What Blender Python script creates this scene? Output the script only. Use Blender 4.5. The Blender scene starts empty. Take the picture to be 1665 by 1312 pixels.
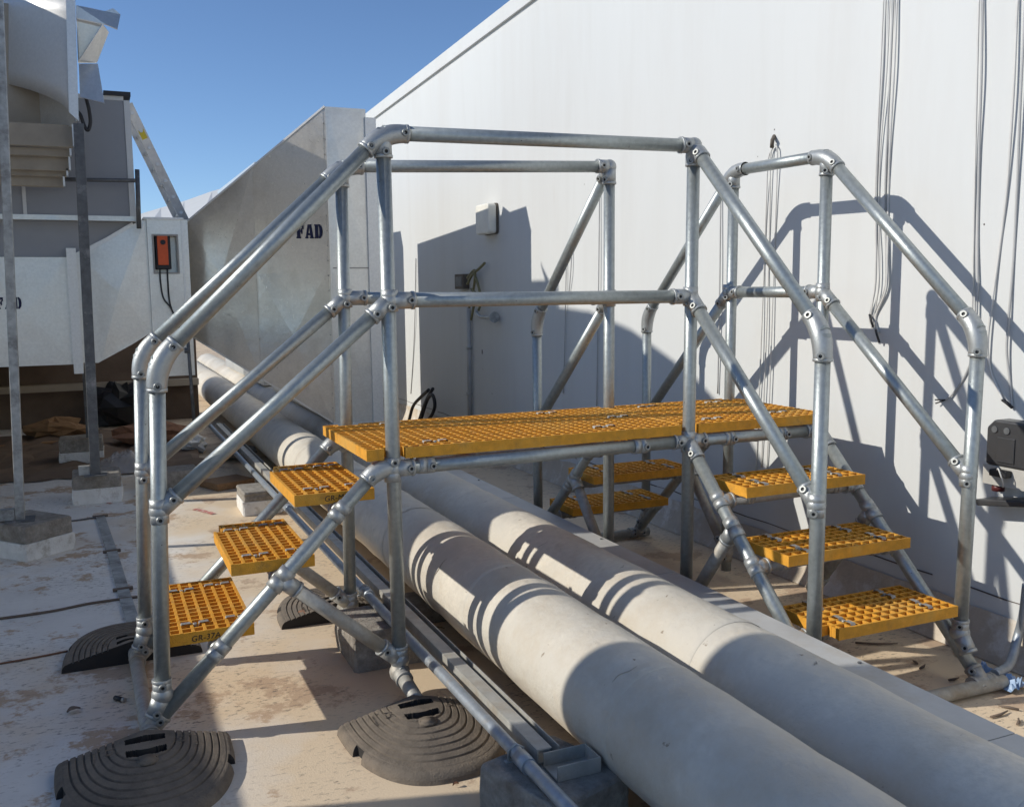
import bpy, math, random
from mathutils import Vector, Matrix
random.seed(7)
V = Vector
C = bpy.context.scene.collection
sc = bpy.context.scene

# ---------------------------------------------------------------- camera, sky, sun
CAM = V((-0.9085, -3.0498, 1.3948))
YAW, PITCH, ROLL, FPX = math.radians(23.772), math.radians(-6.8865), math.radians(-0.631), 1550.0
_F = V((math.sin(YAW)*math.cos(PITCH), math.cos(YAW)*math.cos(PITCH), math.sin(PITCH)))
_R0 = V((math.cos(YAW), -math.sin(YAW), 0)); _U0 = _R0.cross(_F)
_R = _R0*math.cos(ROLL)+_U0*math.sin(ROLL); _U = _U0*math.cos(ROLL)-_R0*math.sin(ROLL)
cd = bpy.data.cameras.new('camera'); cam = bpy.data.objects.new('camera', cd); C.objects.link(cam)
cd.sensor_fit = 'HORIZONTAL'; cd.sensor_width = 36; cd.lens = FPX/1665*36; cd.clip_start = .05; cd.clip_end = 500
cam.matrix_world = Matrix(((_R.x,_U.x,-_F.x,CAM.x),(_R.y,_U.y,-_F.y,CAM.y),(_R.z,_U.z,-_F.z,CAM.z),(0,0,0,1)))
sc.camera = cam
SUN = V((1, -.28, -.61)).normalized()          # direction the light travels
elev = math.asin(-SUN.z); azim = math.atan2(-SUN.x, -SUN.y)
w = bpy.data.worlds.new('World'); sc.world = w; w.use_nodes = True
nt = w.node_tree; bg = nt.nodes['Background']; sky = nt.nodes.new('ShaderNodeTexSky')
sky.sky_type = 'NISHITA'; sky.sun_disc = False; sky.sun_elevation = elev; sky.sun_rotation = azim
sky.altitude = 50; sky.air_density = .72; sky.dust_density = .10; sky.ozone_density = 4.6
nt.links.new(sky.outputs[0], bg.inputs[0]); bg.inputs[1].default_value = .102
ld = bpy.data.lights.new('sun', 'SUN'); ld.energy = 2.8; ld.angle = math.radians(.53); ld.color = (1, .95, .855)
sun = bpy.data.objects.new('sun', ld); C.objects.link(sun); sun.rotation_euler = SUN.to_track_quat('-Z', 'Y').to_euler()
sun.location = (-6, 2, 6)
sc.view_settings.view_transform = 'Standard'; sc.view_settings.look = 'None'
sc.view_settings.exposure = .47; sc.view_settings.gamma = 1

# ---------------------------------------------------------------- materials
M = {}
def mat(name, col, rough=.6, metal=0., var=.12, scale=6., bump=.0, bscale=40., dirt=None, dscale=3., dlo=.5, dhi=.7, spots=None, sscale=30., slo=.68, shi=.74, detail=7, spec=.5, stretch=None, dirt2=None, d2scale=1.2, d2lo=.5, d2hi=.65, sstretch=None, d2x=None):
    m = bpy.data.materials.new(name); m.use_nodes = True; M[name] = m
    n = m.node_tree.nodes; l = m.node_tree.links; b = n['Principled BSDF']
    geo = n.new('ShaderNodeNewGeometry'); src = geo.outputs['Position']
    if stretch:
        mp = n.new('ShaderNodeMapping'); mp.inputs['Scale'].default_value = stretch; l.new(src, mp.inputs[0]); src2 = mp.outputs[0]
    else: src2 = src
    def noise(s, d=detail, so=None, r=.6):
        t = n.new('ShaderNodeTexNoise'); t.inputs['Scale'].default_value = s; t.inputs['Detail'].default_value = d; t.inputs['Roughness'].default_value = r
        l.new(so or src2, t.inputs['Vector']); return t.outputs['Fac']
    def ramp(f, lo, hi):
        r = n.new('ShaderNodeMapRange'); r.inputs[1].default_value = lo; r.inputs[2].default_value = hi; r.clamp = True; l.new(f, r.inputs[0]); return r.outputs[0]
    def mix(f, a, c):
        x = n.new('ShaderNodeMix'); x.data_type = 'RGBA'; l.new(f, x.inputs[0])
        for k, q in ((6, a), (7, c)):
            if isinstance(q, tuple): x.inputs[k].default_value = (*q, 1)
            else: l.new(q, x.inputs[k])
        return x.outputs[2]
    f = ramp(noise(scale), .3, .7)
    c = mix(f, tuple(max(0, v*(1-var)) for v in col), tuple(min(1, v*(1+var)) for v in col))
    if dirt2:
        df = noise(d2scale, 5)
        if d2x:      # beige sand tint grows towards the stair, painting in the warm sunlit floor
            sx_ = n.new('ShaderNodeSeparateXYZ'); l.new(src, sx_.inputs[0])
            mr = n.new('ShaderNodeMapRange'); mr.inputs[1].default_value, mr.inputs[2].default_value = d2x; mr.inputs[3].default_value = -.12; mr.inputs[4].default_value = .22; l.new(sx_.outputs[0], mr.inputs[0])
            ad = n.new('ShaderNodeMath'); ad.operation = 'ADD'; l.new(df, ad.inputs[0]); l.new(mr.outputs[0], ad.inputs[1]); df = ad.outputs[0]
        c = mix(ramp(df, d2lo, d2hi), c, dirt2)
    if dirt: c = mix(ramp(noise(dscale, 10, r=.72), dlo, dhi), c, dirt)
    if spots:
        so = None
        if sstretch:
            mp2 = n.new('ShaderNodeMapping'); mp2.inputs['Scale'].default_value = sstretch; mp2.inputs['Rotation'].default_value = (0, 0, .5); l.new(src, mp2.inputs[0]); so = mp2.outputs[0]
        sf = ramp(noise(sscale, 6 if sstretch else 3, so, .7 if sstretch else .6), slo, shi)
        if sstretch:
            g_ = n.new('ShaderNodeMath'); g_.operation = 'MULTIPLY'; l.new(sf, g_.inputs[0]); l.new(ramp(noise(1.7, 4), .42, .62), g_.inputs[1]); sf = g_.outputs[0]
        c = mix(sf, c, spots)
    l.new(c, b.inputs['Base Color']); b.inputs['Metallic'].default_value = metal
    b.inputs['Specular IOR Level'].default_value = spec
    rr = n.new('ShaderNodeMapRange'); rr.inputs[3].default_value = max(.05, rough-.1); rr.inputs[4].default_value = min(1, rough+.12)
    l.new(noise(scale*1.7), rr.inputs[0]); l.new(rr.outputs[0], b.inputs['Roughness'])
    if bump:
        bp = n.new('ShaderNodeBump'); bp.inputs['Strength'].default_value = bump; bp.inputs['Distance'].default_value = .01
        l.new(noise(bscale), bp.inputs['Height']); l.new(bp.outputs[0], b.inputs['Normal'])
    return m
mat('tube', (.375, .405, .40), .41, .66, .14, 55, .08, 90, dirt=(.27, .27, .25), dscale=9, dlo=.60, dhi=.8, spots=(.07, .07, .07), sscale=60, slo=.72, shi=.78)
mat('fitting', (.42, .435, .43), .44, .62, .08, 60, .12, 160, dirt=(.32, .31, .28), dscale=12, dlo=.62, dhi=.85)
mat('tube_dusty', (.40, .39, .36), .62, .45, .2, 40, .15, 90, dirt=(.34, .29, .22), dscale=8, dlo=.45, dhi=.7)
mat('grating', (.76, .35, .026), .62, 0, .16, 30, .5, 350, dirt=(.46, .23, .05), dscale=12, dlo=.55, dhi=.75, dirt2=(.72, .40, .075), d2scale=5, d2lo=.5, d2hi=.7)
mat('clip', (.38, .37, .34), .55, .45, .2, 60)
mat('screw_dark', (.03, .03, .03), .5, .4)
mat('marker', (.02, .018, .02), .6)
mat('jacket', (.65, .60, .51), .66, 0, .09, 40, .75, 16, dirt=(.52, .455, .36), dscale=2.4, dlo=.50, dhi=.68, spots=(.30, .25, .19), sscale=22, slo=.70, shi=.74, dirt2=(.57, .53, .455), d2scale=1.7, d2lo=.44, d2hi=.58)
mat('roof_floor', (.74, .71, .66), .8, 0, .10, 3, .20, 140, dirt=(.50, .365, .25), dscale=2.6, dlo=.535, dhi=.575, spots=(.19, .15, .12), sscale=30, slo=.545, shi=.63, dirt2=(.69, .55, .385), d2scale=.9, d2lo=.40, d2hi=.60, sstretch=(1, 2.2, 1), d2x=(-1.0, .0))
mat('wall_white', (.615, .625, .615), .75, 0, .022, 1.6, .30, 2.2, dirt2=(.585, .59, .575), d2scale=3.2, d2lo=.52, d2hi=.72, stretch=(1, 1, .13), dirt=(.575, .57, .55), dscale=.9, dlo=.5, dhi=.75, spots=(.55, .53, .50), sscale=9, slo=.74, shi=.80)
mat('skirting', (.52, .45, .36), .85, 0, .15, 5, .4, 40, dirt=(.66, .63, .58), dscale=6, dlo=.48, dhi=.62)
mat('scuff', (.38, .34, .28), .9)
mat('duct_shaded', (.62, .58, .52), .30, .80, .06, 55, .8, 2.8, dirt=(.46, .42, .36), dscale=2.0, dlo=.48, dhi=.72)  # duct metal darkened and browned to hold the shade on the hopper
mat('screw_ring', (.30, .31, .30), .5, .5)
mat('crack', (.12, .10, .09), .9)
mat('rubber', (.155, .128, .10), .88, 0, .2, 30, .5, 160, dirt=(.25, .20, .15), dscale=5, dlo=.45, dhi=.7)
mat('rubber_dark', (.03, .027, .025), .9)  # near-black standing in for shade in foot slots, hollow sides and rung holes
mat('concrete', (.30, .275, .24), .92, 0, .3, 30, 1.0, 90, dirt=(.18, .15, .12), dscale=7, dlo=.5, dhi=.7)
mat('block_white', (.74, .73, .70), .85, 0, .1, 14, .5, 50, dirt=(.38, .34, .28), dscale=9, dlo=.52, dhi=.7)
mat('duct', (.75, .735, .69), .32, .62, .07, 55, .55, 3.2, dirt=(.60, .57, .52), dscale=2.2, dlo=.5, dhi=.8)
mat('duct_bright', (.78, .77, .74), .36, .4, .07, 60, .22, 5)
mat('duct_seam', (.36, .34, .31), .55, .5, .1, 9)
mat('steel_dark', (.13, .135, .14), .55, .3, .25, 22, .2, 80, dirt=(.30, .30, .30), dscale=8, dlo=.55, dhi=.7)
mat('steel_pale', (.42, .43, .42), .55, .4, .25, 22, .2, 80, dirt=(.16, .15, .14), dscale=8, dlo=.5, dhi=.7)
mat('ahu', (.30, .31, .33), .5, 0, .05, 3)
mat('ahu_trim', (.66, .66, .64), .45, .1, .06, 6)
mat('cap_black', (.035, .035, .04), .6)
mat('ladder', (.78, .78, .76), .45, .2, .12, 20)
mat('sticker', (.75, .60, .06), .6)
mat('orange', (.72, .11, .025), .5, 0, .1, 20)
mat('black', (.018, .018, .02), .5)
mat('cable_white', (.62, .61, .58), .6)
mat('cable_grey', (.44, .44, .43), .6)
mat('cable_brown', (.16, .12, .09), .8)
mat('cable_olive', (.22, .20, .10), .6)
mat('lamp_white', (.78, .76, .68), .45)
mat('gasket', (.12, .10, .08), .8)
mat('conduit', (.36, .40, .44), .45, .55, .15, 30, .15, 90, dirt=(.40, .36, .30), dscale=9, dlo=.55, dhi=.75)
mat('channel', (.46, .45, .41), .6, .35, .15, 20, .2, 70, dirt=(.40, .34, .26), dscale=6, dlo=.5, dhi=.7)
mat('trunking', (.50, .50, .49), .6, .2, .08, 6, .15, 30, dirt=(.44, .40, .34), dscale=4, dlo=.5, dhi=.75)
mat('hood_sheet', (.70, .69, .665), .42, .30, .05, 50, .15, 5)
mat('soffit', (.40, .345, .27), .7, .15, .1, 8)  # duct metal darkened to beige for the shaded, bounce-lit hood underside
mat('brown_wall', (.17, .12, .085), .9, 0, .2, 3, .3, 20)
mat('beige', (.45, .38, .29), .85, 0, .12, 5)
mat('wood', (.30, .17, .08), .85, 0, .25, 14, .3, 50, stretch=(1, 6, 6))
mat('red_paint', (.50, .17, .14), .85, 0, .2, 30, dirt=(.6, .5, .45), dscale=40, dlo=.5, dhi=.6)
mat('blue_sheet', (.30, .42, .60), .5, 0, .15, 20)
mat('stencil', (.020, .022, .06), .8, 0, .1, 40)
mat('iso_dark', (.045, .045, .047), .32, 0, .1, 20)
mat('iso_grey', (.45, .43, .39), .5, 0, .08, 20)
mat('red', (.10, .02, .02), .4)
mat('leaf', (.34, .24, .12), .8, 0, .3, 30)
mat('brick_red', (.24, .12, .07), .9, 0, .25, 20, .4, 60)
pm = bpy.data.materials.new('plastic_film'); pm.use_nodes = True; M['plastic_film'] = pm
_b = pm.node_tree.nodes['Principled BSDF']; _b.inputs['Base Color'].default_value = (.8, .8, .8, 1); _b.inputs['Roughness'].default_value = .25; _b.inputs['Alpha'].default_value = .38

# ---------------------------------------------------------------- helpers
def ray(u, v): return _F + _R*((u-832.5)/FPX) - _U*((v-656)/FPX)
def at(ax, val, u, v):
    d = ray(u, v); i = 'xyz'.index(ax); return CAM + d*((val-CAM[i])/d[i])
WX = 2.125
class MB:
    def __init__(s): s.v = []; s.f = []; s.sm = []; s.mi = []
    def add(s, vs, fs, smooth=False, mi=0):
        o = len(s.v); s.v += [V(p) for p in vs]
        for f in fs: s.f.append([i+o for i in f]); s.sm.append(smooth); s.mi.append(mi)
        return s
    def box(s, a, b, mi=0):
        (x0, y0, z0), (x1, y1, z1) = a, b
        return s.add([(x0,y0,z0),(x1,y0,z0),(x1,y1,z0),(x0,y1,z0),(x0,y0,z1),(x1,y0,z1),(x1,y1,z1),(x0,y1,z1)],
              [(0,3,2,1),(4,5,6,7),(0,1,5,4),(1,2,6,5),(2,3,7,6),(3,0,4,7)], False, mi)
    def obox(s, c, ax, ay, az, mi=0):     # centre and three half axes
        c, ax, ay, az = V(c), V(ax), V(ay), V(az)
        p = [c+ax*i+ay*j+az*k for k in (-1,1) for i, j in ((-1,-1),(1,-1),(1,1),(-1,1))]
        return s.add(p, [(0,3,2,1),(4,5,6,7),(0,1,5,4),(1,2,6,5),(2,3,7,6),(3,0,4,7)], False, mi)
    def prism(s, poly, d, mi=0):          # planar polygon extruded by d
        n = len(poly); d = V(d); p = [V(q) for q in poly]
        return s.add(p+[q+d for q in p], [tuple(range(n))[::-1], tuple(range(n, 2*n))]+[(i, (i+1) % n, n+(i+1) % n, n+i) for i in range(n)], False, mi)
    def tube(s, path, rad, n=18, caps=True, mi=0, cyc=False):
        path = [V(p) for p in path]; m = len(path)
        if not hasattr(rad, '__len__'): rad = [rad]*m
        T = []
        for i in range(m):
            a = path[max(0, i-1)]; b = path[min(m-1, i+1)]; T.append((b-a).normalized())
        up = V((0, 0, 1)) if abs(T[0].z) < .9 else V((1, 0, 0))
        N = (up - T[0]*up.dot(T[0])).normalized(); o = len(s.v)
        for i in range(m):
            N = (N - T[i]*N.dot(T[i])).normalized(); B = T[i].cross(N)
            for k in range(n):
                a = 2*math.pi*k/n; s.v.append(path[i]+(N*math.cos(a)+B*math.sin(a))*rad[i])
        for i in range(m-1):
            for k in range(n):
                s.f.append([o+i*n+k, o+i*n+(k+1) % n, o+(i+1)*n+(k+1) % n, o+(i+1)*n+k]); s.sm.append(True); s.mi.append(mi)
        if caps:
            for base, rev in ((o, True), (o+(m-1)*n, False)):
                idx = [base+k for k in range(n)]; s.f.append(idx[::-1] if rev else idx); s.sm.append(False); s.mi.append(mi)
        return s
    def ball(s, c, r, n=14, m=8, mi=0, sc_=(1,1,1)):
        c = V(c); o = len(s.v); vs = [c+V((0,0,r*sc_[2]))]
        for i in range(1, m):
            th = math.pi*i/m
            for k in range(n):
                ph = 2*math.pi*k/n; vs.append(c+V((math.sin(th)*math.cos(ph)*r*sc_[0], math.sin(th)*math.sin(ph)*r*sc_[1], math.cos(th)*r*sc_[2])))
        vs.append(c-V((0,0,r*sc_[2]))); L = len(vs)-1; fs = []
        for k in range(n):
            fs.append((0, 1+k, 1+(k+1) % n)); fs.append((L, L-n+(k+1) % n, L-n+k))
            for i in range(m-2): a = 1+i*n; fs.append((a+k, a+n+k, a+n+(k+1) % n, a+(k+1) % n))
        return s.add(vs, fs, True, mi)
    def mesh(s, name, mats, off=V((0,0,0))):
        me = bpy.data.meshes.new(name); me.from_pydata([tuple(p-off) for p in s.v], [], s.f)
        for m in (mats if isinstance(mats, (list, tuple)) else [mats]): me.materials.append(M[m])
        me.polygons.foreach_set('use_smooth', s.sm); me.polygons.foreach_set('material_index', s.mi); me.update()
        return me
def base_of(o):
    b = V((0,0,0))
    while o is not None: b += o.location; o = o.parent
    return b
def thing(name, label, cat, loc=(0,0,0), group=None):
    o = bpy.data.objects.new(name, None); o.empty_display_size = .1; C.objects.link(o); o.location = loc
    return tag(o, label, cat, group)
def tag(o, label, cat, group=None, kind=None):
    o['label'] = label; o['category'] = cat
    if group: o['group'] = group
    if kind: o['kind'] = kind
    return o
def part(name, mb, mats, parent=None, bevel=0, label=None, origin=None):
    off = base_of(parent) if parent else (V(origin) if origin is not None else V((0,0,0)))
    o = bpy.data.objects.new(name, mb.mesh(name, mats, off)); C.objects.link(o)
    if parent: o.parent = parent
    else: o.location = off
    if bevel:
        md = o.modifiers.new('bevel', 'BEVEL'); md.width = bevel; md.segments = 2; md.limit_method = 'ANGLE'; md.angle_limit = math.radians(40)
    if label: o['label'] = label
    return o
def inst(name, me, parent, pos, z, x=None):     # shared-mesh piece, local +Z along z
    o = bpy.data.objects.new(name, me); C.objects.link(o); o.parent = parent
    z = V(z).normalized()
    if x is None: q = z.to_track_quat('Z', 'Y').to_matrix()
    else:
        x = V(x); x = (x - z*x.dot(z)).normalized(); y = z.cross(x); q = Matrix((x, y, z)).transposed()
    o.matrix_local = Matrix.Translation(V(pos)-base_of(parent)) @ q.to_4x4()
    return o
def structure(o): o['kind'] = 'structure'; return o
def bez(p0, p1, p2, n=8):
    return [p0*((1-t)**2)+p1*(2*t*(1-t))+p2*(t*t) for t in [i/n for i in range(n+1)]]
def smooth_path(pts, n=6):                      # Catmull-Rom
    P = [V(p) for p in pts]; P = [P[0]*2-P[1]]+P+[P[-1]*2-P[-2]]; out = []
    for i in range(1, len(P)-2):
        for k in range(n):
            t = k/n; a, b, c, d = P[i-1:i+3]
            out.append((b*2+(c-a)*t+(a*2-b*5+c*4-d)*t*t+(b*3-a-c*3+d)*t**3)*.5)
    return out+[P[-2]]
def text_mesh(txt, size, matn, shear=0, thick=.0012):
    cu = bpy.data.curves.new('text', 'FONT'); cu.body = txt; cu.size = size; cu.shear = shear; cu.extrude = thick; cu.space_character = 1.05
    ob = bpy.data.objects.new('text', cu); C.objects.link(ob); bpy.context.view_layer.update()
    me = bpy.data.meshes.new_from_object(ob.evaluated_get(bpy.context.evaluated_depsgraph_get()))
    bpy.data.objects.remove(ob); me.materials.clear(); me.materials.append(M[matn]); return me
def grid_sheet(name, nx, ny, fn, matn, parent=None, smooth=True):
    vs = [fn(i/nx, j/ny) for j in range(ny+1) for i in range(nx+1)]
    fs = [(j*(nx+1)+i, j*(nx+1)+i+1, (j+1)*(nx+1)+i+1, (j+1)*(nx+1)+i) for j in range(ny) for i in range(nx)]
    mb = MB().add(vs, fs, smooth); return part(name, mb, matn, parent)

# ================================================================ SETTING
mb = MB(); mb.add([(-60,-40,0),(60,-40,0),(60,90,0),(-60,90,0)], [(0,1,2,3)])
structure(part('roof_floor', mb, 'roof_floor'))

# ---- long white wall on the right, top edge rising slowly towards the camera
def wtop(y): return 3.38+(7.6-y)*.0347
wall = thing('rendered_wall', 'tall plain white rendered wall running along the right side', 'wall', (WX, 2, 0))
ys = [-9, 16]
mb = MB().prism([(WX, ys[0], -.05), (WX, ys[1], -.05), (WX, ys[1], wtop(ys[1])), (WX, ys[0], wtop(ys[0]))], (.3, 0, 0)); part('wall_face', mb, 'wall_white', wall)
mb = MB().prism([(WX-.025, ys[0], wtop(ys[0])-.10), (WX-.025, ys[1], wtop(ys[1])-.10), (WX-.025, ys[1], wtop(ys[1])+.012), (WX-.025, ys[0], wtop(ys[0])+.012)], (.36, 0, 0)); part('coping', mb, 'wall_white', wall)
rr = random.Random(3)
def skirt(u, v):
    y = -9+25*u
    z = v*.17+ (rr.uniform(-.006, .008) if 0 < v else 0)
    return V((WX-.004-(1-v)**2*.055-.004*rr.random(), y, z+.003))
grid_sheet('skirting', 260, 3, skirt, 'skirting', wall)
pts = [V((WX-.001, y, .238+rr.uniform(-.004, .004)-.02*(y > .4))) for y in [-9+.17*i for i in range(100)]]
mb = MB()
for i in range(len(pts)-1):
    if (i % 9) in (5,): continue
    a, b = pts[i], pts[i+1]; h = rr.uniform(.0012, .003); mb.prism([a-V((0,0,h)), b-V((0,0,h)), b+V((0,0,h)), a+V((0,0,h))], (-.002, 0, 0))
part('crack', mb, 'crack', wall)
mb = MB()
for u, v, r in ((1259,211,.004),(1345,330,.004),(950,300,.004),(1232,255,.003),(1600,365,.004),(1128,400,.003),(784,572,.012),(785,600,.004),(800,640,.006)):
    p = at('x', WX-.001, u, v); mb.ball(p, r, 8, 4, 0, (.2, .8, 1.8 if r > .01 else 1))
part('plug_hole', mb, 'crack', wall)

# far white building seen over the duct, brown parapet at the back of the roof
mb = MB(); top = [at('y', 27, u, v) for u, v in ((225, 349), (262, 338), (300, 327), (345, 311), (440, 285))]; low = [at('y', 20, u, 420) for u in (205, 262, 300, 345, 440)]
mb.add(low+top, [(k, k+1, 6+k, 5+k) for k in range(4)]); fo = part('far_roof', mb, 'wall_white', None, origin=low[0]); sm_ = fo.modifiers.new('solid', 'SOLIDIFY'); sm_.thickness = .2
tag(fo, 'white sloping roof far behind the leaning ladder', 'roof')
pw = thing('parapet_wall', 'low brown parapet wall in deep shade under the ducts', 'wall', (-3, 8, 0))
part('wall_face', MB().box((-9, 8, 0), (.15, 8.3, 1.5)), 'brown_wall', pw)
part('ledge', MB().box((-9, 7.88, .38), (.15, 7.998, .45)), 'beige', pw)

# ================================================================ CROSSOVER STAIR
ST = thing('crossover_stair', 'galvanised tube crossover stair with yellow grating steps bridging two pale pipes', 'stair', (0, 0, 0))
TR = .0242
J = dict(
 A=dict(t=(-.0088,.0032,1.8964), m=(-.0018,.0005,1.3588), p=(-.0066,.0014,.7973), f=(.001,.001,.105)),
 B=dict(t=(.0119,.6466,1.868), m=(.010,.643,1.3632), p=(.002,.645,.80), f=(-.008,.645,.105)),
 C=dict(t=(1.1807,-.0071,1.9116), m=(1.1768,-.0025,1.3569), p=(1.1747,0,.8036), f=(1.172,0,.04)),
 D=dict(t=(1.1739,.6119,1.9084), m=(1.175,.6123,1.3477), p=(1.174,.613,.80), f=(1.172,.613,.04)),
 E=dict(t=(1.8215,.0016,1.9069), m=(1.8201,.0042,1.3663), p=(1.82,.004,.80), f=(1.82,.004,.04)),
 F=dict(t=(1.8254,.6106,1.9161), m=(1.8159,.62,1.3653), p=(1.82,.615,.80), f=(1.82,.615,.04)))
S = dict(   # stair handrail posts: elbow, mid-rail clamp, foot, stringer end
 A=dict(e=(-.7319,-.001,1.184), m=(-.7476,-.0012,.7314), f=(-.7681,.0017,.15), s=(-.81,.002,.042)),
 B=dict(e=(-.7481,.6448,1.1728), m=(-.7609,.6466,.7396), f=(-.7862,.6465,.1472), s=(-.82,.6465,.042)),
 C=dict(e=(1.1722,-.7298,1.2455), m=(1.164,-.7276,.7029), f=(1.168,-.7288,.15), s=(1.17,-.83,.032)),
 E=dict(e=(1.8324,-.7405,1.2357), m=(1.8269,-.7283,.738), f=(1.8227,-.7288,.1786), s=(1.822,-.83,.032)),
 D=dict(e=(1.1721,1.3509,1.2406), m=(1.172,1.351,.70), f=(1.172,1.351,.16), s=(1.172,1.445,.032)),
 F=dict(e=(1.8256,1.3497,1.2389), m=(1.8256,1.35,.70), f=(1.8256,1.35,.16), s=(1.8256,1.445,.032)))
for k_ in 'ABCDEF': J[k_]['q'] = tuple(a+b for a, b in zip(J[k_]['p'], {'A': (-.052, 0, .004), 'B': (-.052, 0, .004)}.get(k_, (0, 0, 0))))
for d in (J, S):
    for k in d: d[k] = {a: V(b) for a, b in d[k].items()}
# set screw: a proud ring with a dark socket
mb = MB(); prof = [(.0128, -.006), (.0128, .003), (.0112, .0052), (.0066, .0052), (.0052, .0035), (.0052, -.0005)]; n = 14
for r, z in prof: mb.v += [V((r*math.cos(2*math.pi*k/n), r*math.sin(2*math.pi*k/n), z)) for k in range(n)]
for i in range(len(prof)-1):
    for k in range(n): mb.f.append([i*n+k, i*n+(k+1) % n, (i+1)*n+(k+1) % n, (i+1)*n+k]); mb.sm.append(False); mb.mi.append(1 if i >= 4 else 0)
mb.f.append([(len(prof)-1)*n+k for k in range(n)]); mb.sm.append(False); mb.mi.append(1)
SCREW = mb.mesh('set_screw', ['screw_ring', 'screw_dark'])
FR = .0298
def fitting(P, arms, bends=(), n=(0,-1,0), ball=.031, rad=FR, matn='fitting', screws=True, skip=(), name='fitting'):
    P = V(P); mb = MB(); n = V(n); D = [(V(d).normalized(), L) for d, L in arms]; bset = {i for b in bends for i in b}
    if ball: mb.ball(P, ball, 16, 10)
    for i, (d, L) in enumerate(D):
        mb.tube([P+d*(L*.55 if i in bset else 0), P+d*(L-.002)], rad-.0012-.0003*i, 20)
        if L > .045: mb.tube([P+d*(L-.011), P+d*(L-.0095), P+d*(L-.001), P+d*L], [rad-.0006, rad+.0004+(.0006 if L > .05 else -.0004)-.0001*i, rad+.0003+(.0006 if L > .05 else -.0004)-.0001*i, rad-.0008], 20)
    for i, j in bends:
        (a, La), (b, Lb) = D[i], D[j]
        c = (a+b); off = P
        pth = bez(P+a*La*.8, P, P+b*Lb*.8, 10); pth = [P+a*La]+pth+[P+b*Lb]
        m = len(pth); mb.tube(pth, [rad-.0002]+[rad+.0000+.0028*math.sin(math.pi*k/(m-3)) for k in range(m-2)]+[rad-.0002], 20)
    o = part(name, mb, matn, ST)
    if screws:
        for i, (d, L) in enumerate(D):
            if i in skip: continue
            nn = (n - d*n.dot(d))
            if nn.length < .05: continue
            nn.normalize(); inst('set_screw', SCREW, o, P+d*(L-.018 if L > .05 else L*.6)+nn*(rad+.0005), nn)
    return o
def rod(name, a, b, matn='tube', r=TR, gap=0):
    a, b = V(a), V(b); k = (b-a).normalized()*gap
    return part(name, MB().tube([a+k, b-k], r, 24), matn, ST)
X, Y, Z = V((1,0,0)), V((0,1,0)), V((0,0,1))
def dirn(a, b): return (b-a).normalized()
# posts
for k in 'ABCDEF': rod('post', J[k]['f'], J[k]['t'])
for k in 'ABCDEF': rod('stair_post', S[k]['f'], S[k]['e'])
# level rails
for a, b in (('A','C'),('B','D'),('E','F')):
    rod('top_rail', J[a]['t'], J[b]['t']); rod('mid_rail', J[a]['m'], J[b]['m'])
for a, b in (('A','C'),('B','D'),('C','E'),('D','F'),('A','B'),('C','D'),('E','F')): rod('platform_tube', J[a]['p'], J[b]['p'])
for x in (.30, .78, 1.5): rod('cross_tube', (x, .0, .80), (x, .63, .80))
# sloping rails
FD = (-.8, -.6, 0)
for k in 'ABCDEF':
    rod('handrail', J[k]['t'], S[k]['e']); rod('stair_mid_rail', J[k]['m'], S[k]['m'])
    P = J[k]['p']; q = S[k]['s']; rod('stringer', J[k]['q'], q, 'tube')
    side = {'A': (-X,), 'B': (-X,), 'C': (-Y,), 'E': (-Y,), 'D': (Y,), 'F': (Y,)}[k][0]
    nrm = V((0,-1,0)) if k in 'AB' else (V(FD) if k in 'CE' else V((-.9,-.4,0)))
    rail = {'A': X, 'B': X, 'C': -X, 'D': -X, 'E': Y, 'F': -Y}[k]
    t, m = J[k]['t'], J[k]['m']; e, sm_, f = S[k]['e'], S[k]['m'], S[k]['f']
    h = dirn(t, e); hm = dirn(m, sm_); hs = dirn(J[k]['q'], q); dn = dirn(t, J[k]['f'])
    if k in 'ABEF': fitting(t, [(h, .085), (rail, .085), (dn, .080)], [(0, 1)], nrm, ball=0)
    else: fitting(t, [(rail, .062), (dn, .075), (h, .080)], [(2, 1)] if k == 'C' else [], nrm)
    fitting(m, [(hm, .085), (rail, .085), (Z, .038), (dn, .038)], [], nrm, ball=.0315, skip=(2,))
    if k in 'AB': fitting(J[k]['q'], [(hs, .055), (X, .05)], [(0, 1)], nrm, ball=0, skip=(1,))
    fitting(P, ([(hs, .09)] if k not in 'AB' else [])+[(X if k in 'ABCD' else -X, .075), (Z, .04), (dn, .045)] + ([(-X, .07)] if k in 'CD' else []), [], nrm, ball=.0315, skip=(2,))
    fitting(e, [(-h, .085), (dirn(e, f), .088)], [(0, 1)], nrm, ball=0)
    fitting(sm_, [(-hm, .072), (Z, .040), (-Z, .040)], [], nrm, ball=.031, skip=(1,))
    fitting(f, [(Z, .05), (dirn(f, f+(q-f)*.8), .075)], [], nrm, ball=.0335)
    # stringer end clamp
    fitting(q, [(-hs, .06)]+([(Y, .05), (-Y, .05)] if k in 'AB' else [(X, .05), (-X, .05)]), [], nrm, ball=.03, matn='tube_dusty')
# braces from stringer to post foot
def on_line(a, b, t): return a+(b-a)*t
for k, t0 in (('A', .44), ('B', .44), ('C', .36), ('E', .36), ('D', .40), ('F', .40)):
    a = on_line(J[k]['q'], S[k]['s'], t0); foot = J[k]['f'].copy(); foot.z = .13
    rod('brace', a, foot, 'tube_dusty')
    hs = dirn(J[k]['q'], S[k]['s']); nrm = V((0,-1,0)) if k in 'AB' else V(FD)
    fitting(a, [(hs, .042), (-hs, .042), (dirn(a, foot), .07)], [], nrm, ball=.0275, screws=False)
    fitting(foot, [(dirn(foot, a), .085), (Z, .05), (-Z, .045)], [], nrm, ball=.034, matn='fitting' if k in 'AB' else 'tube_dusty', skip=(1,))
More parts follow.
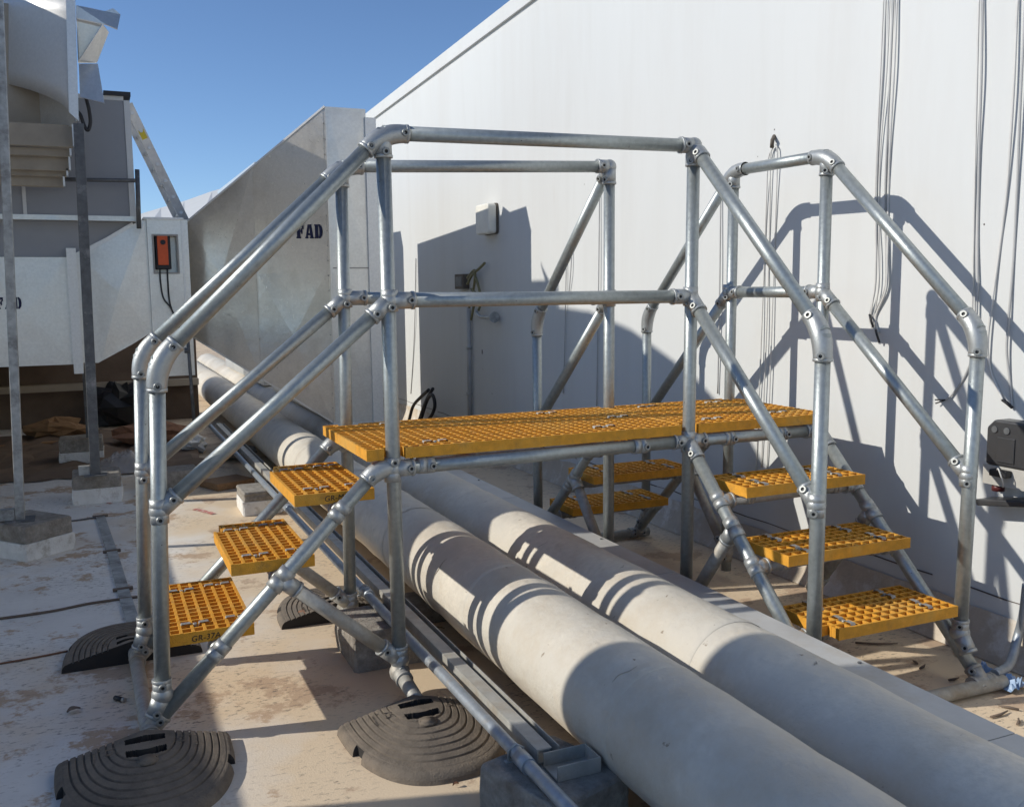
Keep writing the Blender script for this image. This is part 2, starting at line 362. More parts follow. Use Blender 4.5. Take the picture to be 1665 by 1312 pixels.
# base tubes on the roof
rod('base_tube', (-.815, -.12, .042), (-.825, .78, .042), 'tube_dusty')
rod('base_tube', (1.11, -.83, .03), (1.905, -.845, .03), 'tube_dusty'); rod('base_tube', (1.11, 1.445, .03), (1.90, 1.445, .03), 'tube_dusty')
rod('base_tube', (1.172, -.83, .0295), (1.172, 1.44, .0295), 'tube_dusty', .0235)
for y0, y1 in ((0, -.215), (.645, .845)):
    rod('base_stub', (0, y0, .085), (0, y1, .055), 'tube_dusty'); fitting((0, y0, .085), [((0, y1-y0, -.03), .06), (Z, .03)], [], (-1, 0, 0), ball=.036, matn='tube_dusty', screws=False)
# tees in the platform tubes
for x in (.11, .845): fitting((x if x < .5 else x+.11, .0, .800), [(X, .03), (-X, .03)], [], (0,-1,0), ball=0, rad=.0300, skip=(1,))
for x in (1.36, 1.62): fitting((x, .0, .800), [(X, .024), (-X, .024)], [], (0,-1,0), ball=0, rad=.0300, skip=(1,))

# ---- gratings
PITCH_G, BT, GH = .0385, .0078, .038
mb = MB()   # clip: saddle strip dipping into a cell
for sx in (-1, 1): mb.box((sx*.021-.019, -.011, .0005), (sx*.021+.019, .011, .0035)) if False else mb.add([(sx*.008,-.010,-.012),(sx*.008,.010,-.012),(sx*.014,.010,.004),(sx*.014,-.010,.004),(sx*.042,.010,.004),(sx*.042,-.010,.004),(sx*.046,.010,-.004),(sx*.046,-.010,-.004)], [(0,1,2,3),(3,2,4,5),(5,4,6,7)])
mb.box((-.008,-.010,-.014), (.008,.010,-.0115)); mb.tube([(0,0,-.0115),(0,0,.001)], .0065, 6)
CLIP = mb.mesh('clip', 'clip')
def sub_iv(a, b, cuts):
    out = [(a, b)]
    for c0, c1 in cuts:
        nx = []
        for p, q in out:
            if c1 <= p or c0 >= q: nx.append((p, q)); continue
            if c0 > p: nx.append((p, c0))
            if c1 < q: nx.append((c1, q))
        out = nx
    return out
def grating(name, x0, x1, y0, y1, zt, notches=(), clips=(), clipdir=X, thickx=BT, thicky=BT, tilt=0):
    mb = MB()
    def pos(a, b):
        k = max(1, round((b-a)/PITCH_G)); return [a+(b-a)*i/k for i in range(k+1)]
    def bx(a, b): mb.box(a, b)
    xs, ys_ = pos(x0, x1), pos(y0, y1)
    ex = [(nx0, ny0, nx1, ny1) for nx0, ny0, nx1, ny1 in notches]
    for y in ys_:
        for p, q in sub_iv(x0, x1, [(a, c) for a, b, c, d in ex if b <= y <= d]):
            if q-p > .01: bx((p-.0038, y-thickx/2, zt-GH), (q+.0038, y+thickx/2, zt))
    for x in xs:
        for p, q in sub_iv(y0, y1, [(b, d) for a, b, c, d in ex if a <= x <= c]):
            if q-p > .01: bx((x-thicky/2, p-.0036, zt-GH+.0011), (x+thicky/2, q+.0036, zt-.0011 if thicky <= BT else zt+.0007))
    for a, b, c, d in ex:     # trimmed edge round the notch
        for xe in (a, c):
            if x0 < xe < x1: bx((xe-.003, max(b, y0)-.003, zt-GH+.0016), (xe+.003, min(d, y1)+.003, zt-.0016))
        ye = d if d < y1 else b
        bx((max(a, x0)-.002, ye-.003, zt-GH+.0021), (min(c, x1)+.002, ye+.003, zt-.0021))
    o = part(name, mb, 'grating', ST)
    for cx, cy in clips: inst('clip', CLIP, o, (cx, cy, zt+.001), Z, clipdir)
    return o
PT = .868
grating('platform_panel', -.092, 1.145, -.004, .635, PT, [(-.04,-.1,.042,.036),(1.135,-.1,1.3,.036),(-.04,.60,.05,.8),(1.135,.60,1.3,.8)],
        [(.17, .07), (.16, .57), (.86, .10), (.84, .56), (1.05, .32)])
grating('platform_panel', 1.158, 1.865, -.004, .635, PT, [(1.0,-.1,1.222,.036),(1.79,-.1,2,.036),(1.0,.60,1.222,.8),(1.79,.60,2,.8)],
        [(1.35, .09), (1.33, .55), (1.70, .12), (1.68, .54)])
LT = []
for xa, xb, z in ((-.325, -.065, .729), (-.535, -.275, .524), (-.737, -.480, .321)):
    LT.append(grating('tread', xa, xb, .042, .592, z, [(xa-.1, .50, xa+.028, .7)], [(xa+.085, .12), (xb-.03, .13), (xa+.075, .50), (xb-.055, .52)], X, BT, .0095))
for yf, yb, z in ((-.29, -.045, .669), (-.522, -.262, .475), (-.742, -.487, .285)):
    grating('tread', 1.235, 1.785, yf, yb, z, [(1.1, -2, 1.262, yf+.05)] if z < .3 else [], [(1.33, yf+.055), (1.34, yb-.04), (1.69, yf+.07), (1.66, yb-.05)], Y)
for yf, yb, z in ((.66, .905, .700), (.86, 1.115, .505), (1.075, 1.33, .305)):
    grating('tread', 1.235, 1.785, yf, yb, z, [], [(1.33, yf+.055), (1.34, yb-.05), (1.69, yf+.07), (1.66, yb-.06)], Y)
# tread cross tubes and their tees on the stringers
def at_z(k, z): a, b = J[k]['q'], S[k]['s']; return a+(b-a)*((z-a.z)/(b.z-a.z))
for ks, zs, D_ in ((('A', 'B'), (.729, .524, .321), Y), (('C', 'E'), (.669, .475, .285), X), (('D', 'F'), (.700, .505, .305), X)):
    for zt_ in zs:
        z_ = zt_-GH-.0225; ends = []
        for n_, k in enumerate(ks):
            p = at_z(k, z_); ends.append(p); d = dirn(J[k]['q'], S[k]['s'])
            fitting(p, [(d, .034), (-d, .034), (D_ if n_ == 0 else -D_, .055)], [], (0,-1,0), ball=.0262, screws=False, rad=.0288)
        rod('tread_tube', ends[0], ends[1], 'tube_dusty', .021)
        if D_ is X:
            for x in (1.30, 1.72):
                t_ = (x-ends[0].x)/(ends[1].x-ends[0].x); fitting(ends[0]+(ends[1]-ends[0])*t_, [(X, .02), (-X, .02)], [], (0,-1,0), ball=0, rad=.0255, screws=False, matn='tube_dusty')
# marker writing on the tread edges
for o, x, z, s_ in ((LT[0], -.232, .700, 'GR-M37A'), (LT[2], -.672, .290, 'GR-37A')):
    me = text_mesh(s_, .026, 'marker', .15, .0003); t = bpy.data.objects.new('marking', me); C.objects.link(t); t.parent = o
    t.location = (x, .0420-BT/2-.0008, z); t.rotation_euler = (math.pi/2, -.03, 0)

# ---- rubber feet
def foot(cx, y0, sgn, hw=.25, dep=.43):
    H = .086; nphi, ns = 144, 112; mb = MB(); ex = 2.5
    def hgt(x, y, s_):
        z = H - .057*min(1, s_)
        if .34 < s_ < .91:
            k = (s_-.34)/.57*7; fr = k-math.floor(k); z += -.006 if fr < .22 else -.001*(fr-.2)
        elif s_ >= .91: z -= .002
        if s_ > .93: e_ = (s_-.93)/.07; z = z*math.sqrt(max(0, 1-e_*e_))
        return max(z, 0)
    def is_slot(x, y):
        a = x/.055
        return abs(a) < 1 and any(q+.012*(1-a*a) < y < q+.030+.012*(1-a*a) for q in (.022, .092))
    def pt(i, j):
        ph = math.pi*i/nphi; s_ = j/ns; c, sn = math.cos(ph), math.sin(ph)
        r_ = 1/((abs(c)**ex+abs(sn)**ex)**(1/ex)); dg = math.degrees(ph); dg = min(dg, 180-dg)
        notch = 22 < dg < 28.5 and s_ > .93
        if notch: s_ = .925+(s_-.93)*.05
        x, y = c*r_*hw*s_, sn*r_*dep*s_
        z = 0 if j == ns else (.020 if notch else hgt(x, y, s_))
        dark = is_slot(x, y)
        if dark: z = .045
        return V((cx+x, y0+sgn*y, z)), (dark or (notch and j < ns))
    vs = [V((cx, y0, H))]; dk = [False]
    for i in range(nphi+1):
        for j in range(1, ns+1): p_, d_ = pt(i, j); vs.append(p_); dk.append(d_)
    idx = lambda i, j: 1+i*ns+(j-1)
    mb.v = vs
    def face(f):
        mb.f.append(list(f) if sgn > 0 else list(f)[::-1]); mb.sm.append(False); mb.mi.append(1 if sum(dk[q] for q in f) >= 1 else 0)
    for i in range(nphi):
        face((0, idx(i, 1), idx(i+1, 1)))
        for j in range(1, ns): face((idx(i, j), idx(i, j+1), idx(i+1, j+1), idx(i+1, j)))
    f = [idx(nphi, j) for j in range(ns, 0, -1)]+[0]+[idx(0, j) for j in range(1, ns+1)]
    mb.f.append(f if sgn < 0 else f[::-1]); mb.sm.append(False); mb.mi.append(1)
    rim = [idx(i, ns) for i in range(nphi+1)]
    mb.f.append(rim[::-1] if sgn > 0 else rim); mb.sm.append(False); mb.mi.append(1)
    o = part('rubber_foot', mb, ['rubber', 'rubber_dark'], ST)
    m2 = MB(); rq = random.Random(int(cx*100+y0*10))
    def zz(x, y):
        ph = math.atan2(max(1e-6, y)/dep, x/hw); c, sn = abs(math.cos(ph)), abs(math.sin(ph))
        s_ = math.hypot(x/hw, y/dep)*((c**ex+sn**ex)**(1/ex)); return hgt(x, y, s_)
    for sx in (-1, 1):
        for r_ in range(2):
            for k in range(7):
                xk = sx*(.125+.016*r_); yk = .03+.0095*k+.004*r_
                m2.obox((cx+xk, y0+sgn*yk, zz(xk, yk)+.0006), (rq.uniform(.003, .0055), 0, 0), (0, rq.uniform(.0012, .0034), 0), (0, 0, .0012))
        for dx, dy, ax, ay in ((0, -.015, .015, .0015), (0, .015, .015, .0015), (-.014, 0, .0015, .0135), (.014, 0, .0015, .0135), (0, 0, .0015, .010), (.005, .004, .006, .0015)):
            x_, y_ = sx*.095+dx, .062+dy; m2.obox((cx+x_, y0+sgn*y_, zz(x_, y_)+.0006), (ax, 0, 0), (0, ay, 0), (0, 0, .0014))
    part('moulded_mark', m2, 'rubber', o)['kind'] = 'stuff'
    yb = .158; z_ = zz(0, yb)
    part('moulded_boss', MB().tube([(cx, y0+sgn*yb, z_-.006), (cx, y0+sgn*yb, z_+.003), (cx, y0+sgn*yb, z_+.0035), (cx, y0+sgn*yb, z_)], [.030, .029, .024, .022], 26), 'rubber', o)
    return o
foot(-.02, -.20, -1); foot(-.83, -.09, -1); foot(-.83, .715, 1); foot(-.005, .83, 1)

# ================================================================ PIPES
def pipe(name, x, z, r, label, seed):
    rp = random.Random(seed); mb = MB(); path = []; rad = []
    y = -7; k = 0
    while y < 13:
        path.append(V((x+rp.uniform(-.0018, .0018), y, z+rp.uniform(-.0018, .0018)))); rad.append(r*(1+rp.uniform(-.006, .006))); y += .11
    mb.tube(path, rad, 56)
    root = thing(name, label, 'pipe', (x, 0, 0), 'pale lagged pipes lying side by side')
    part('jacket', mb, 'jacket', root)
    for k in range(3):      # scuffs and split-wrap lines on the upper side
        a0 = math.radians(rp.uniform(75, 165)); y_ = rp.uniform(-1.9, 1.6); ln = rp.uniform(.02, .10); tw = rp.uniform(-.03, .03); m2 = MB()
        pth = [V((x+math.cos(a0+ln*t/r)*(r*1.0035), y_+tw*t+.004*math.sin(9*t+k), z+math.sin(a0+ln*t/r)*(r*1.0035))) for t in [q/9 for q in range(10)]]
        m2.tube(pth, [.0004+.0012*math.sin(math.pi*q/9) for q in range(10)], 6)
        part('scuff', m2, 'scuff', root)
    for yy in [(-6.3+seed*.2)+1.02*i for i in range(18)]:
        pth = []; n_ = 40; m2 = MB()
        m2.tube([(x, yy-.022, z), (x, yy-.020, z), (x, yy+.012, z), (x, yy+.03, z)], [r*1.000, r*1.0075, r*1.0078, r*1.000], 56, caps=False)
        part('overlap_band', m2, 'jacket', root)
    return root
P1 = pipe('insulated_pipe', .406, .24, .168, 'nearer thick pale insulated pipe lying beside the slim conduit', 1)
P2 = pipe('insulated_pipe', .782, .24, .168, 'second pale insulated pipe, between the nearer pipe and the flat trunking', 2)
# trunking ledge beyond the pipes
tk = thing('trunking', 'flat grey lidded trunking running between the second pipe and the wall side', 'trunking', (1.05, 0, 0))
part('body', MB().box((.985, -6, .14), (1.115, 9, .285)), 'trunking', tk)
yl = -6
while yl < 9:
    part('lid', MB().box((.978, yl+.002, .288), (1.122, min(9, yl+1.5)-.002, .292)), 'trunking', tk); yl += 1.5
for yy in (-2.2, -.4, .9, 2.7, 4.4, 6.2): part('bracket', MB().box((1.0, yy, 0), (1.10, yy+.06, .139)), 'steel_pale', tk)
mb = MB()
for yy in (-1.0, .55, 2.0): mb.tube([(1.10, yy, .290), (1.10, yy, .296)], .006, 10)
part('lid_screw', mb, 'steel_dark', tk)
# conduit and channel to the left of the pipes
cn = thing('conduit', 'slim blue-grey conduit tube lying along the left of the pipes', 'conduit', (.06, 0, 0))
part('tube', MB().tube([(.066, -2.6, .172), (.062, -1, .172), (.058, 0, .17), (.055, 1.5, .17), (.05, 6, .17)], .0185, 18), 'conduit', cn)
for yy in (-.905, .62, 2.3):
    part('coupling', MB().tube([(.061, yy-.03, .171), (.061, yy+.03, .171)], .0225, 18), 'conduit', cn)
    part('saddle_clip', MB().box((.03, yy+.05, .148), (.092, yy+.065, .152)).tube([(.04, yy+.0575, .152), (.04, yy+.0575, .18), (.06, yy+.0575, .194), (.083, yy+.0575, .18), (.083, yy+.0575, .152)], .004, 8), 'steel_pale', cn)
ch = thing('steel_channel', 'pale square steel channel with open end beside the nearer pipe', 'channel', (.14, 0, 0))
part('web', MB().box((.100, -.90, .152), (.165, 6, .156)), 'channel', ch)
part('flange', MB().box((.100, -.90, .1565), (.1035, 6, .192)), 'channel', ch); part('flange', MB().box((.1615, -.90, .1565), (.165, 6, .192)), 'channel', ch)
part('lip', MB().box((.1037, -.90, .1885), (.142, 6, .192)), 'channel', ch)
eb = thing('channel_bracket', 'short open grey bracket at the near end of the steel channel', 'bracket', (.17, -.95, .15))
part('plate', MB().box((.11, -1.0, .150), (.235, -.915, .154)), 'channel', eb)
for a, b in (((.11, -1.0, .1545), (.235, -.996, .19)), ((.11, -.919, .1545), (.235, -.915, .19)), ((.231, -.9955, .1545), (.235, -.9195, .19))): part('side', MB().box(a, b), 'channel', eb)

# ================================================================ CONCRETE BLOCKS
def block(label, cx, cy, sx, sy, h, rot=0, white=.5, matn='concrete', seed=0, name='concrete_block', hole=None):
    rb = random.Random(seed+11); root = thing(name, label, 'block', (cx, cy, 0), 'concrete support blocks on the roof')
    c, s_ = math.cos(rot), math.sin(rot); hx, hy = sx/2, sy/2
    def ring(z, k, jit=.005, ch=.009):
        pts = []
        for a, b in ((-1,-1),(1,-1),(1,1),(-1,1)):
            for dx, dy in (((0, ch), (ch, 0)) if a*b > 0 else ((ch, 0), (0, ch))):
                px, py = a*(hx*k-dx), b*(hy*k-dy); px += rb.uniform(-jit, jit); py += rb.uniform(-jit, jit)
                pts.append(V((cx+px*c-py*s_, cy+px*s_+py*c, z)))
        return pts
    def stack(zs, ks, m, nm):
        vs = []; n_ = 8
        for z, k in zip(zs, ks): vs += ring(z, k)
        fs = [tuple(range(n_))[::-1], tuple(range((len(zs)-1)*n_, len(zs)*n_))]
        for i in range(len(zs)-1):
            for q in range(n_): fs.append((i*n_+q, i*n_+(q+1) % n_, (i+1)*n_+(q+1) % n_, (i+1)*n_+q))
        part(nm, MB().add(vs, fs), m, root, bevel=.004)
    zw = h*white
    if white > 0: stack([0, zw*.5, zw], [1.02, 1.03, 1.025], 'block_white', 'painted_base')
    stack([zw+.0005, zw+(h-zw)*.5, h-.012, h], [1, 1.0, .99, .95], matn, 'top_body')
    return root
block('grey and white chamfered concrete block under the slim post at the left edge', -1.285, 2.66, .30, .36, .185, math.radians(40), .5, seed=1)
block('grey and white concrete block under the thicker dark post', -.925, 3.90, .30, .27, .20, 0, .52, seed=2)
block('shaded grey and white concrete block under the ducts, behind the thicker dark post', -1.03, 5.55, .33, .3, .21, 0, .5, seed=3)
block('low grey concrete block behind the lower left handrail posts', -.42, 4.15, .34, .24, .13, .05, 0, seed=4)
block('pale concrete block under the far end of the steel channel', .02, 3.1, .24, .30, .15, 0, .6, seed=5)
block('concrete block with white sides standing under the stair beside the tall front post', .05, .40, .29, .30, .15, 0, .0, 'concrete', seed=6)
block('dark grey concrete block at the bottom edge carrying conduit and channel', .135, -.925, .27, .30, .149, math.radians(17), .0, seed=7)
block('concrete block under the pipes near the bottom edge', .62, -1.35, .75, .25, .068, 0, 0, seed=8)
block('concrete block under the pipes below the platform', .62, .75, .75, .25, .068, 0, 0, seed=9)

# ================================================================ DUCTS
DY = 4.5
def stencil(parent, origin, ux, uz, nrm, h, txt='FAD', wk=.72, mask=None):
    mb = MB(); x = 0; nrm = V(nrm); wd = h*wk
    def quad(pts): mb.prism([V(origin)+V(ux)*(x+a*wd)+V(uz)*(b*h) for a, b in pts], nrm*.0015)
    for ch_ in txt:
        if ch_ == 'F':
            quad([(0,0),(.56,0),(.56,.12),(.47,.12),(.47,.88),(.08,.88),(.08,.12),(0,.12)]); quad([(0,.885),(.47,.885),(.47,1),(0,1)]); quad([(.53,.80),(.74,.80),(.74,.66),(.92,.66),(.92,1),(.53,1)]); quad([(.53,.42),(.62,.42),(.62,.32),(.76,.32),(.76,.72),(.62,.72),(.62,.62),(.53,.62)])
        if ch_ == 'A':
            quad([(-.03,0),(.34,0),(.34,.11),(.28,.11),(.47,.80),(.47,1),(.32,1),(.05,.11),(-.03,.11)]); quad([(.52,1),(.52,.72),(.62,.11),(.55,.11),(.55,0),(1.03,0),(1.03,.11),(.95,.11),(.72,1)]); quad([(.34,.22),(.56,.22),(.53,.38),(.38,.38)])
        if ch_ == 'D':
            quad([(0,0),(.44,0),(.44,1),(0,1),(0,.89),(.07,.89),(.07,.11),(0,.11)]); quad([(.50,0),(.68,0),(.92,.2),(.99,.5),(.92,.8),(.68,1),(.50,1),(.50,.86),(.56,.82),(.60,.68),(.61,.5),(.60,.32),(.56,.18),(.50,.14)])
        if ch_ == '_': quad([(.5,.35),(.95,.35),(.95,.60),(.5,.60)])
        x += wd*1.13
    return part('stencil_lettering', mb, 'stencil', parent)
# big riser duct with an oblique hopper face
fd = thing('intake_duct', 'large galvanised sheet duct with sloping top, stencilled, over the far pipes', 'duct', (.85, 3.85, .42))
x0, x1, y0, y1 = .706, 1.0, 3.85, 6.45
tz = [at('y', y0, 535, 174).z, at('y', y0, 592, 171).z]; bz = .42
A0, A1 = V((x0, y0, 0)), V((-.20, 4.60, 0))
hd = (A1-A0).normalized(); hn = V((-hd.y, hd.x, 0)); hn = hn if hn.y < 0 else -hn
def on_face(u, v):
    d = ray(u, v); t = (A0-CAM).dot(hn)/d.dot(hn); return CAM+d*t
part('riser', MB().prism([V((x0, y0, bz)), V((x0, y0, tz[0])), V((x0, y1, tz[0]-.16)), V((x0, y1, bz))], (x1-x0, 0, 0)), 'duct', fd)
part('riser', MB().box((x0, y1+.55, bz), (x1, 10, tz[0])), 'duct', fd)  # extra box added behind to shade the wall past the lit gap
Lt, Lb = on_face(300, 362), on_face(318, 547)
Lt.x, Lt.y, Lb.x, Lb.y = A1.x, A1.y, A1.x, A1.y
tp = V((x0-.001, y0-.0005, tz[0]+.001)); bt = V((x0-.001, y0-.0005, bz))
hb = -hn*.55
part('hopper', MB().add([bt, tp, Lt, Lb, bt+hb, tp+hb, Lt+hb+V((-.02, 0, .27)), Lb+hb], [(0,3,2,1),(4,5,6,7),(0,1,5,4),(1,2,6,5),(2,3,7,6),(3,0,4,7)]), 'duct_shaded', fd)
def xpanel(root, p, d, inset=.004, nm='panel', m='duct'):
    p = [V(q) for q in p]; c_ = sum(p, V((0,0,0)))/4; nn = (p[1]-p[0]).cross(p[3]-p[0]).normalized()
    if nn.dot(CAM-c_) < 0: nn = -nn
    q = [a+(c_-a).normalized()*inset+nn*.0022 for a in p]
    part(nm, MB().add(q+[c_+nn*d]+[a-nn*.002 for a in q], [(0,1,4),(1,2,4),(2,3,4),(3,0,4)]+[(i, (i+1) % 4, 5+(i+1) % 4, 5+i) for i in range(4)]), m, root)
def strip(p, q, wd, th, nm='seam', m='duct_seam', nrm=None):
    p, q = V(p), V(q); nrm = V(nrm); t = (q-p).normalized(); s_ = t.cross(nrm)*wd/2
    return part(nm, MB().prism([p-s_, q-s_, q+s_, p+s_], nrm*th), m, fd)
strip(tp+hn*.001, Lt+hn*.001, .014, .006, 'top_cleat', 'duct_bright', hn)
strip(bt+hn*.001, Lb+hn*.001, .012, .004, 'bottom_cleat', 'duct', hn)
part('flange', MB().box((x1-.01, y0-.02, bz-.03), (x1+.07, y0+.02, tz[0]-.06)), 'duct_bright', fd)
part('seam', MB().box((x0+.02, y0-.004, 1.55), (x1-.012, y0-.0005, 1.558)), 'duct_seam', fd)
part('base_flange', MB().box((x0-.02, y0-.012, bz-.04), (x1+.02, y0+.1, bz-.001)), 'duct_bright', fd)
fl = lambda t: (bt+(Lb-bt)*t, tp+(Lt-tp)*t)
_b0, _t0 = fl(.012); _b1, _t1 = fl(.50); _b2, _t2 = fl(.51); _b3, _t3 = fl(.99)
_m0, _m1 = _b0+(_t0-_b0)*.50, _b1+(_t1-_b1)*.50
xpanel(fd, [_b0, _b1, _m1, _m0], .024, m='duct_shaded'); xpanel(fd, [_m0, _m1, _t1, _t0], .005, m='duct_shaded'); xpanel(fd, [_b2, _b3, _t3, _t2], .030, m='duct_shaded')
xpanel(fd, [(x0+.012, y0, bz+.01), (x1-.012, y0, bz+.01), (x1-.012, y0, 1.545), (x0+.012, y0, 1.545)], .010)
xpanel(fd, [(x0+.012, y0, 1.562), (x1-.012, y0, 1.562), (x1-.012, y0, tz[0]-.01), (x0+.012, y0, tz[0]-.01)], .009)
mb = MB()
for k in range(22):
    for t in (.5,): p_ = _b0+(_t0-_b0)*(k/21); mb.ball(p_-hd*.0+hn*.004, .0045, 6, 4)
part('rivet_row', mb, 'duct_seam', fd)['kind'] = 'stuff'
o_ = on_face(483, 388); ux = (on_face(522, 388)-o_); ux.normalize(); wtot = (on_face(522, 388)-o_).length; hh = (on_face(483, 369)-o_).length
stencil(fd, o_+hn*.0075, ux, Z, hn, hh*1.2, 'FAD', wtot/hh/3.26/1.10)
o2 = on_face(455, 388); stencil(fd, o2+hn*.0095, ux, Z, hn, hh, '_', wtot/hh/3.26)

# duct run on the left
lz0, lz1 = at('y', DY, 0, 597).z, at('y', DY, 0, 418).z
ld_ = thing('branch_duct', 'horizontal galvanised duct run behind the two dark posts, stencilled at the left edge', 'duct', (-1.2, DY, lz0))
xr = at('y', DY, 108, 415).x
part('body', MB().box((-3.2, DY, lz0), (xr, DY+4.4, lz1)), 'duct', ld_)
xf = at('y', DY, 136, 605).x
part('flange', MB().box((xr, DY-.035, at('y', DY, 130, 607).z), (xf, DY+2.44, at('y', DY, 122, 404).z)), 'duct_bright', ld_)
p = [at('y', DY, u, v) for u, v in ((136, 590), (136, 412), (215, 365), (237, 356), (238, 540), (215, 560), (160, 590))]
p[0].x = p[1].x = xf-.006; p[3].x = p[4].x = at('y', DY, 240, 400).x-.001
part('transition', MB().prism(p, (0, .9, 0)), 'duct', ld_)
xpanel(ld_, [(-2.3, DY, lz0+.01), (xr-.55, DY, lz0+.01), (xr-.55, DY, lz1-.01), (-2.3, DY, lz1-.01)], .012); xpanel(ld_, [(xr-.545, DY, lz0+.01), (xr-.006, DY, lz0+.01), (xr-.006, DY, lz1-.01), (xr-.545, DY, lz1-.01)], .010)
xpanel(ld_, [p[6]+V((.02,0,.012)), p[4]+V((-.012,0,.02)), p[3]+V((-.012,0,-.02)), p[1]+V((.012,0,-.012))], .014)
q0, q1 = at('y', DY, 145, 408), at('y', DY, 216, 366)
mb = MB().prism([q0-V((0, .01, .004)), q1-V((0, .01, .004)), q1+V((0, -.01, .022)), q0+V((0, -.01, .022))], (0, .9, 0)); part('top_cleat', mb, 'duct_bright', ld_)
bx0, bx1 = at('y', DY, 240, 400).x, at('y', DY, 306, 400).x; bzt, bzb = at('y', DY, 240, 357).z, at('y', DY, 300, 610).z
xi = at('y', DY, 295, 400).x
o0, o1 = at('y', DY, 249, 384), at('y', DY, 289, 443)      # recess in the end box
body = MB()
body.box((bx0, DY-.03, bzb), (o0.x, DY+.8, bzt)); body.box((o1.x, DY-.03, bzb), (bx1, DY+.8, bzt))
body.box((o0.x, DY-.03, o0.z), (o1.x, DY+.8, bzt)); body.box((o0.x, DY-.03, bzb), (o1.x, DY+.8, o1.z)); body.box((o0.x, DY+.10, o1.z), (o1.x, DY+.8, o0.z))
part('end_box', body, 'duct', ld_)
part('corner_bead', MB().box((xi, DY-.034, bzb), (xi+.012, DY-.0305, bzt)), 'duct_bright', ld_)
part('box_lid', MB().box((bx0-.02, DY-.045, bzt), (xi+.02, DY+.82, bzt+.014)), 'duct_bright', ld_)
fr_ = MB(); e = .012
for a, b in (((o0.x-e, o1.z-e), (o0.x, o0.z+e)), ((o1.x, o1.z-e), (o1.x+e, o0.z+e)), ((o0.x, o0.z), (o1.x, o0.z+e)), ((o0.x, o1.z-e), (o1.x, o1.z))):
    fr_.box((a[0], DY-.04, a[1]), (b[0], DY-.0302, b[1]))
part('recess_frame', fr_, 'duct_seam', ld_)
ac = thing('damper_actuator', 'orange damper actuator recessed in the galvanised end box', 'actuator', (o0.x+.05, DY, o1.z))
ax0, ax1 = at('y', DY, 252, 400).x, at('y', DY, 277, 400).x; az0, az1 = at('y', DY, 252, 438).z, at('y', DY, 252, 381).z
part('housing', MB().box((ax0, DY-.02, az0), (ax1, DY+.09, az1)), 'black', ac, bevel=.006)
part('cover', MB().box((ax0+.014, DY-.034, az0+.03), (ax1-.02, DY-.0205, az1-.008)), 'orange', ac, bevel=.004)
part('dial', MB().tube([((ax0+ax1)/2, DY-.0345, az1-.06), ((ax0+ax1)/2, DY-.044, az1-.06)], .018, 16), 'black', ac)
for u0, u1, u2 in ((260, 266, 280), (272, 275, 280)):
    pts = [at('y', DY-.05, u0, 438), at('y', DY-.05, u0+1, 458), at('y', DY-.05, u1, 485), at('y', DY-.06, u2, 505), at('y', DY-.03, 303, 560)]
    tag(part('control_cable', MB().tube(smooth_path(pts), .006, 8), 'black', None, origin=pts[-1]), 'black cable hanging from the orange actuator, '+('left of the pair' if u0 == 260 else 'right of the pair'), 'cable', 'cables of the actuator')
stencil(ld_, at('y', DY-.012, -6, 503), X, Z, -Y, .082, 'FAD', .60)
# supports under branch duct
for i, (u, v) in enumerate(((140, 700),)):
    xx = at('y', 5.5, u, 640).x; tag(part('steel_stand', MB().box((xx-.02, 5.5, .21), (xx+.02, 5.54, lz0)), 'steel_dark', None, origin=(xx, 5.5, .21)), 'dark thin steel stand in shade under the branch duct', 'stand')
xx = at('y', 4.2, 312, 600).x
tag(part('stay_rod', MB().tube([at('y', 4.3, 303, 520), at('y', 4.3, 309, 600), at('y', 4.3, 316, 690)], .012, 10).tube([at('y', 4.3, 300, 570), at('y', 4.3, 308, 570)], .02, 10), 'steel_dark', None, origin=at('y', 4.3, 316, 690)), 'dark stay rod beside the galvanised end box', 'rod')

# two posts
def post(label, pts, wd, m, yb, nm='support_post'):
    mb = MB(); pts = [V(q) for q in pts]
    root = thing(nm, label, 'post', pts[0])
    d = (pts[-1]-pts[0]).normalized(); s_ = V((1,0,0)); s_ = (s_-d*s_.dot(d)).normalized(); t_ = d.cross(s_)
    c_ = (pts[0]+pts[-1])/2
    part('tube', MB().obox(c_, s_*wd/2, t_*wd/2, d*((pts[-1]-pts[0]).length/2)), m, root, bevel=.004)
    part('foot_plate', MB().box((pts[0].x-.07, pts[0].y-.07, pts[0].z-.0005), (pts[0].x+.07, pts[0].y+.07, pts[0].z+.006)), 'steel_dark', root)
    part('foot_angle', MB().box((pts[0].x-.10, pts[0].y-.02, pts[0].z+.0065), (pts[0].x-wd/2-.002, pts[0].y+.03, pts[0].z+.065)), 'steel_pale', root)
    return root
post('slim galvanised support post at the left edge of the picture', [V((-1.312, 2.62, .186)), V((-1.235, 2.62, 2.95))], .045, 'steel_pale', 2.6)
post('thicker dark square support post with flaking paint, second from the left edge', [V((-.932, 3.75, .2005)), V((-.900, 3.75, 2.46))], .062, 'steel_dark', 3.75)

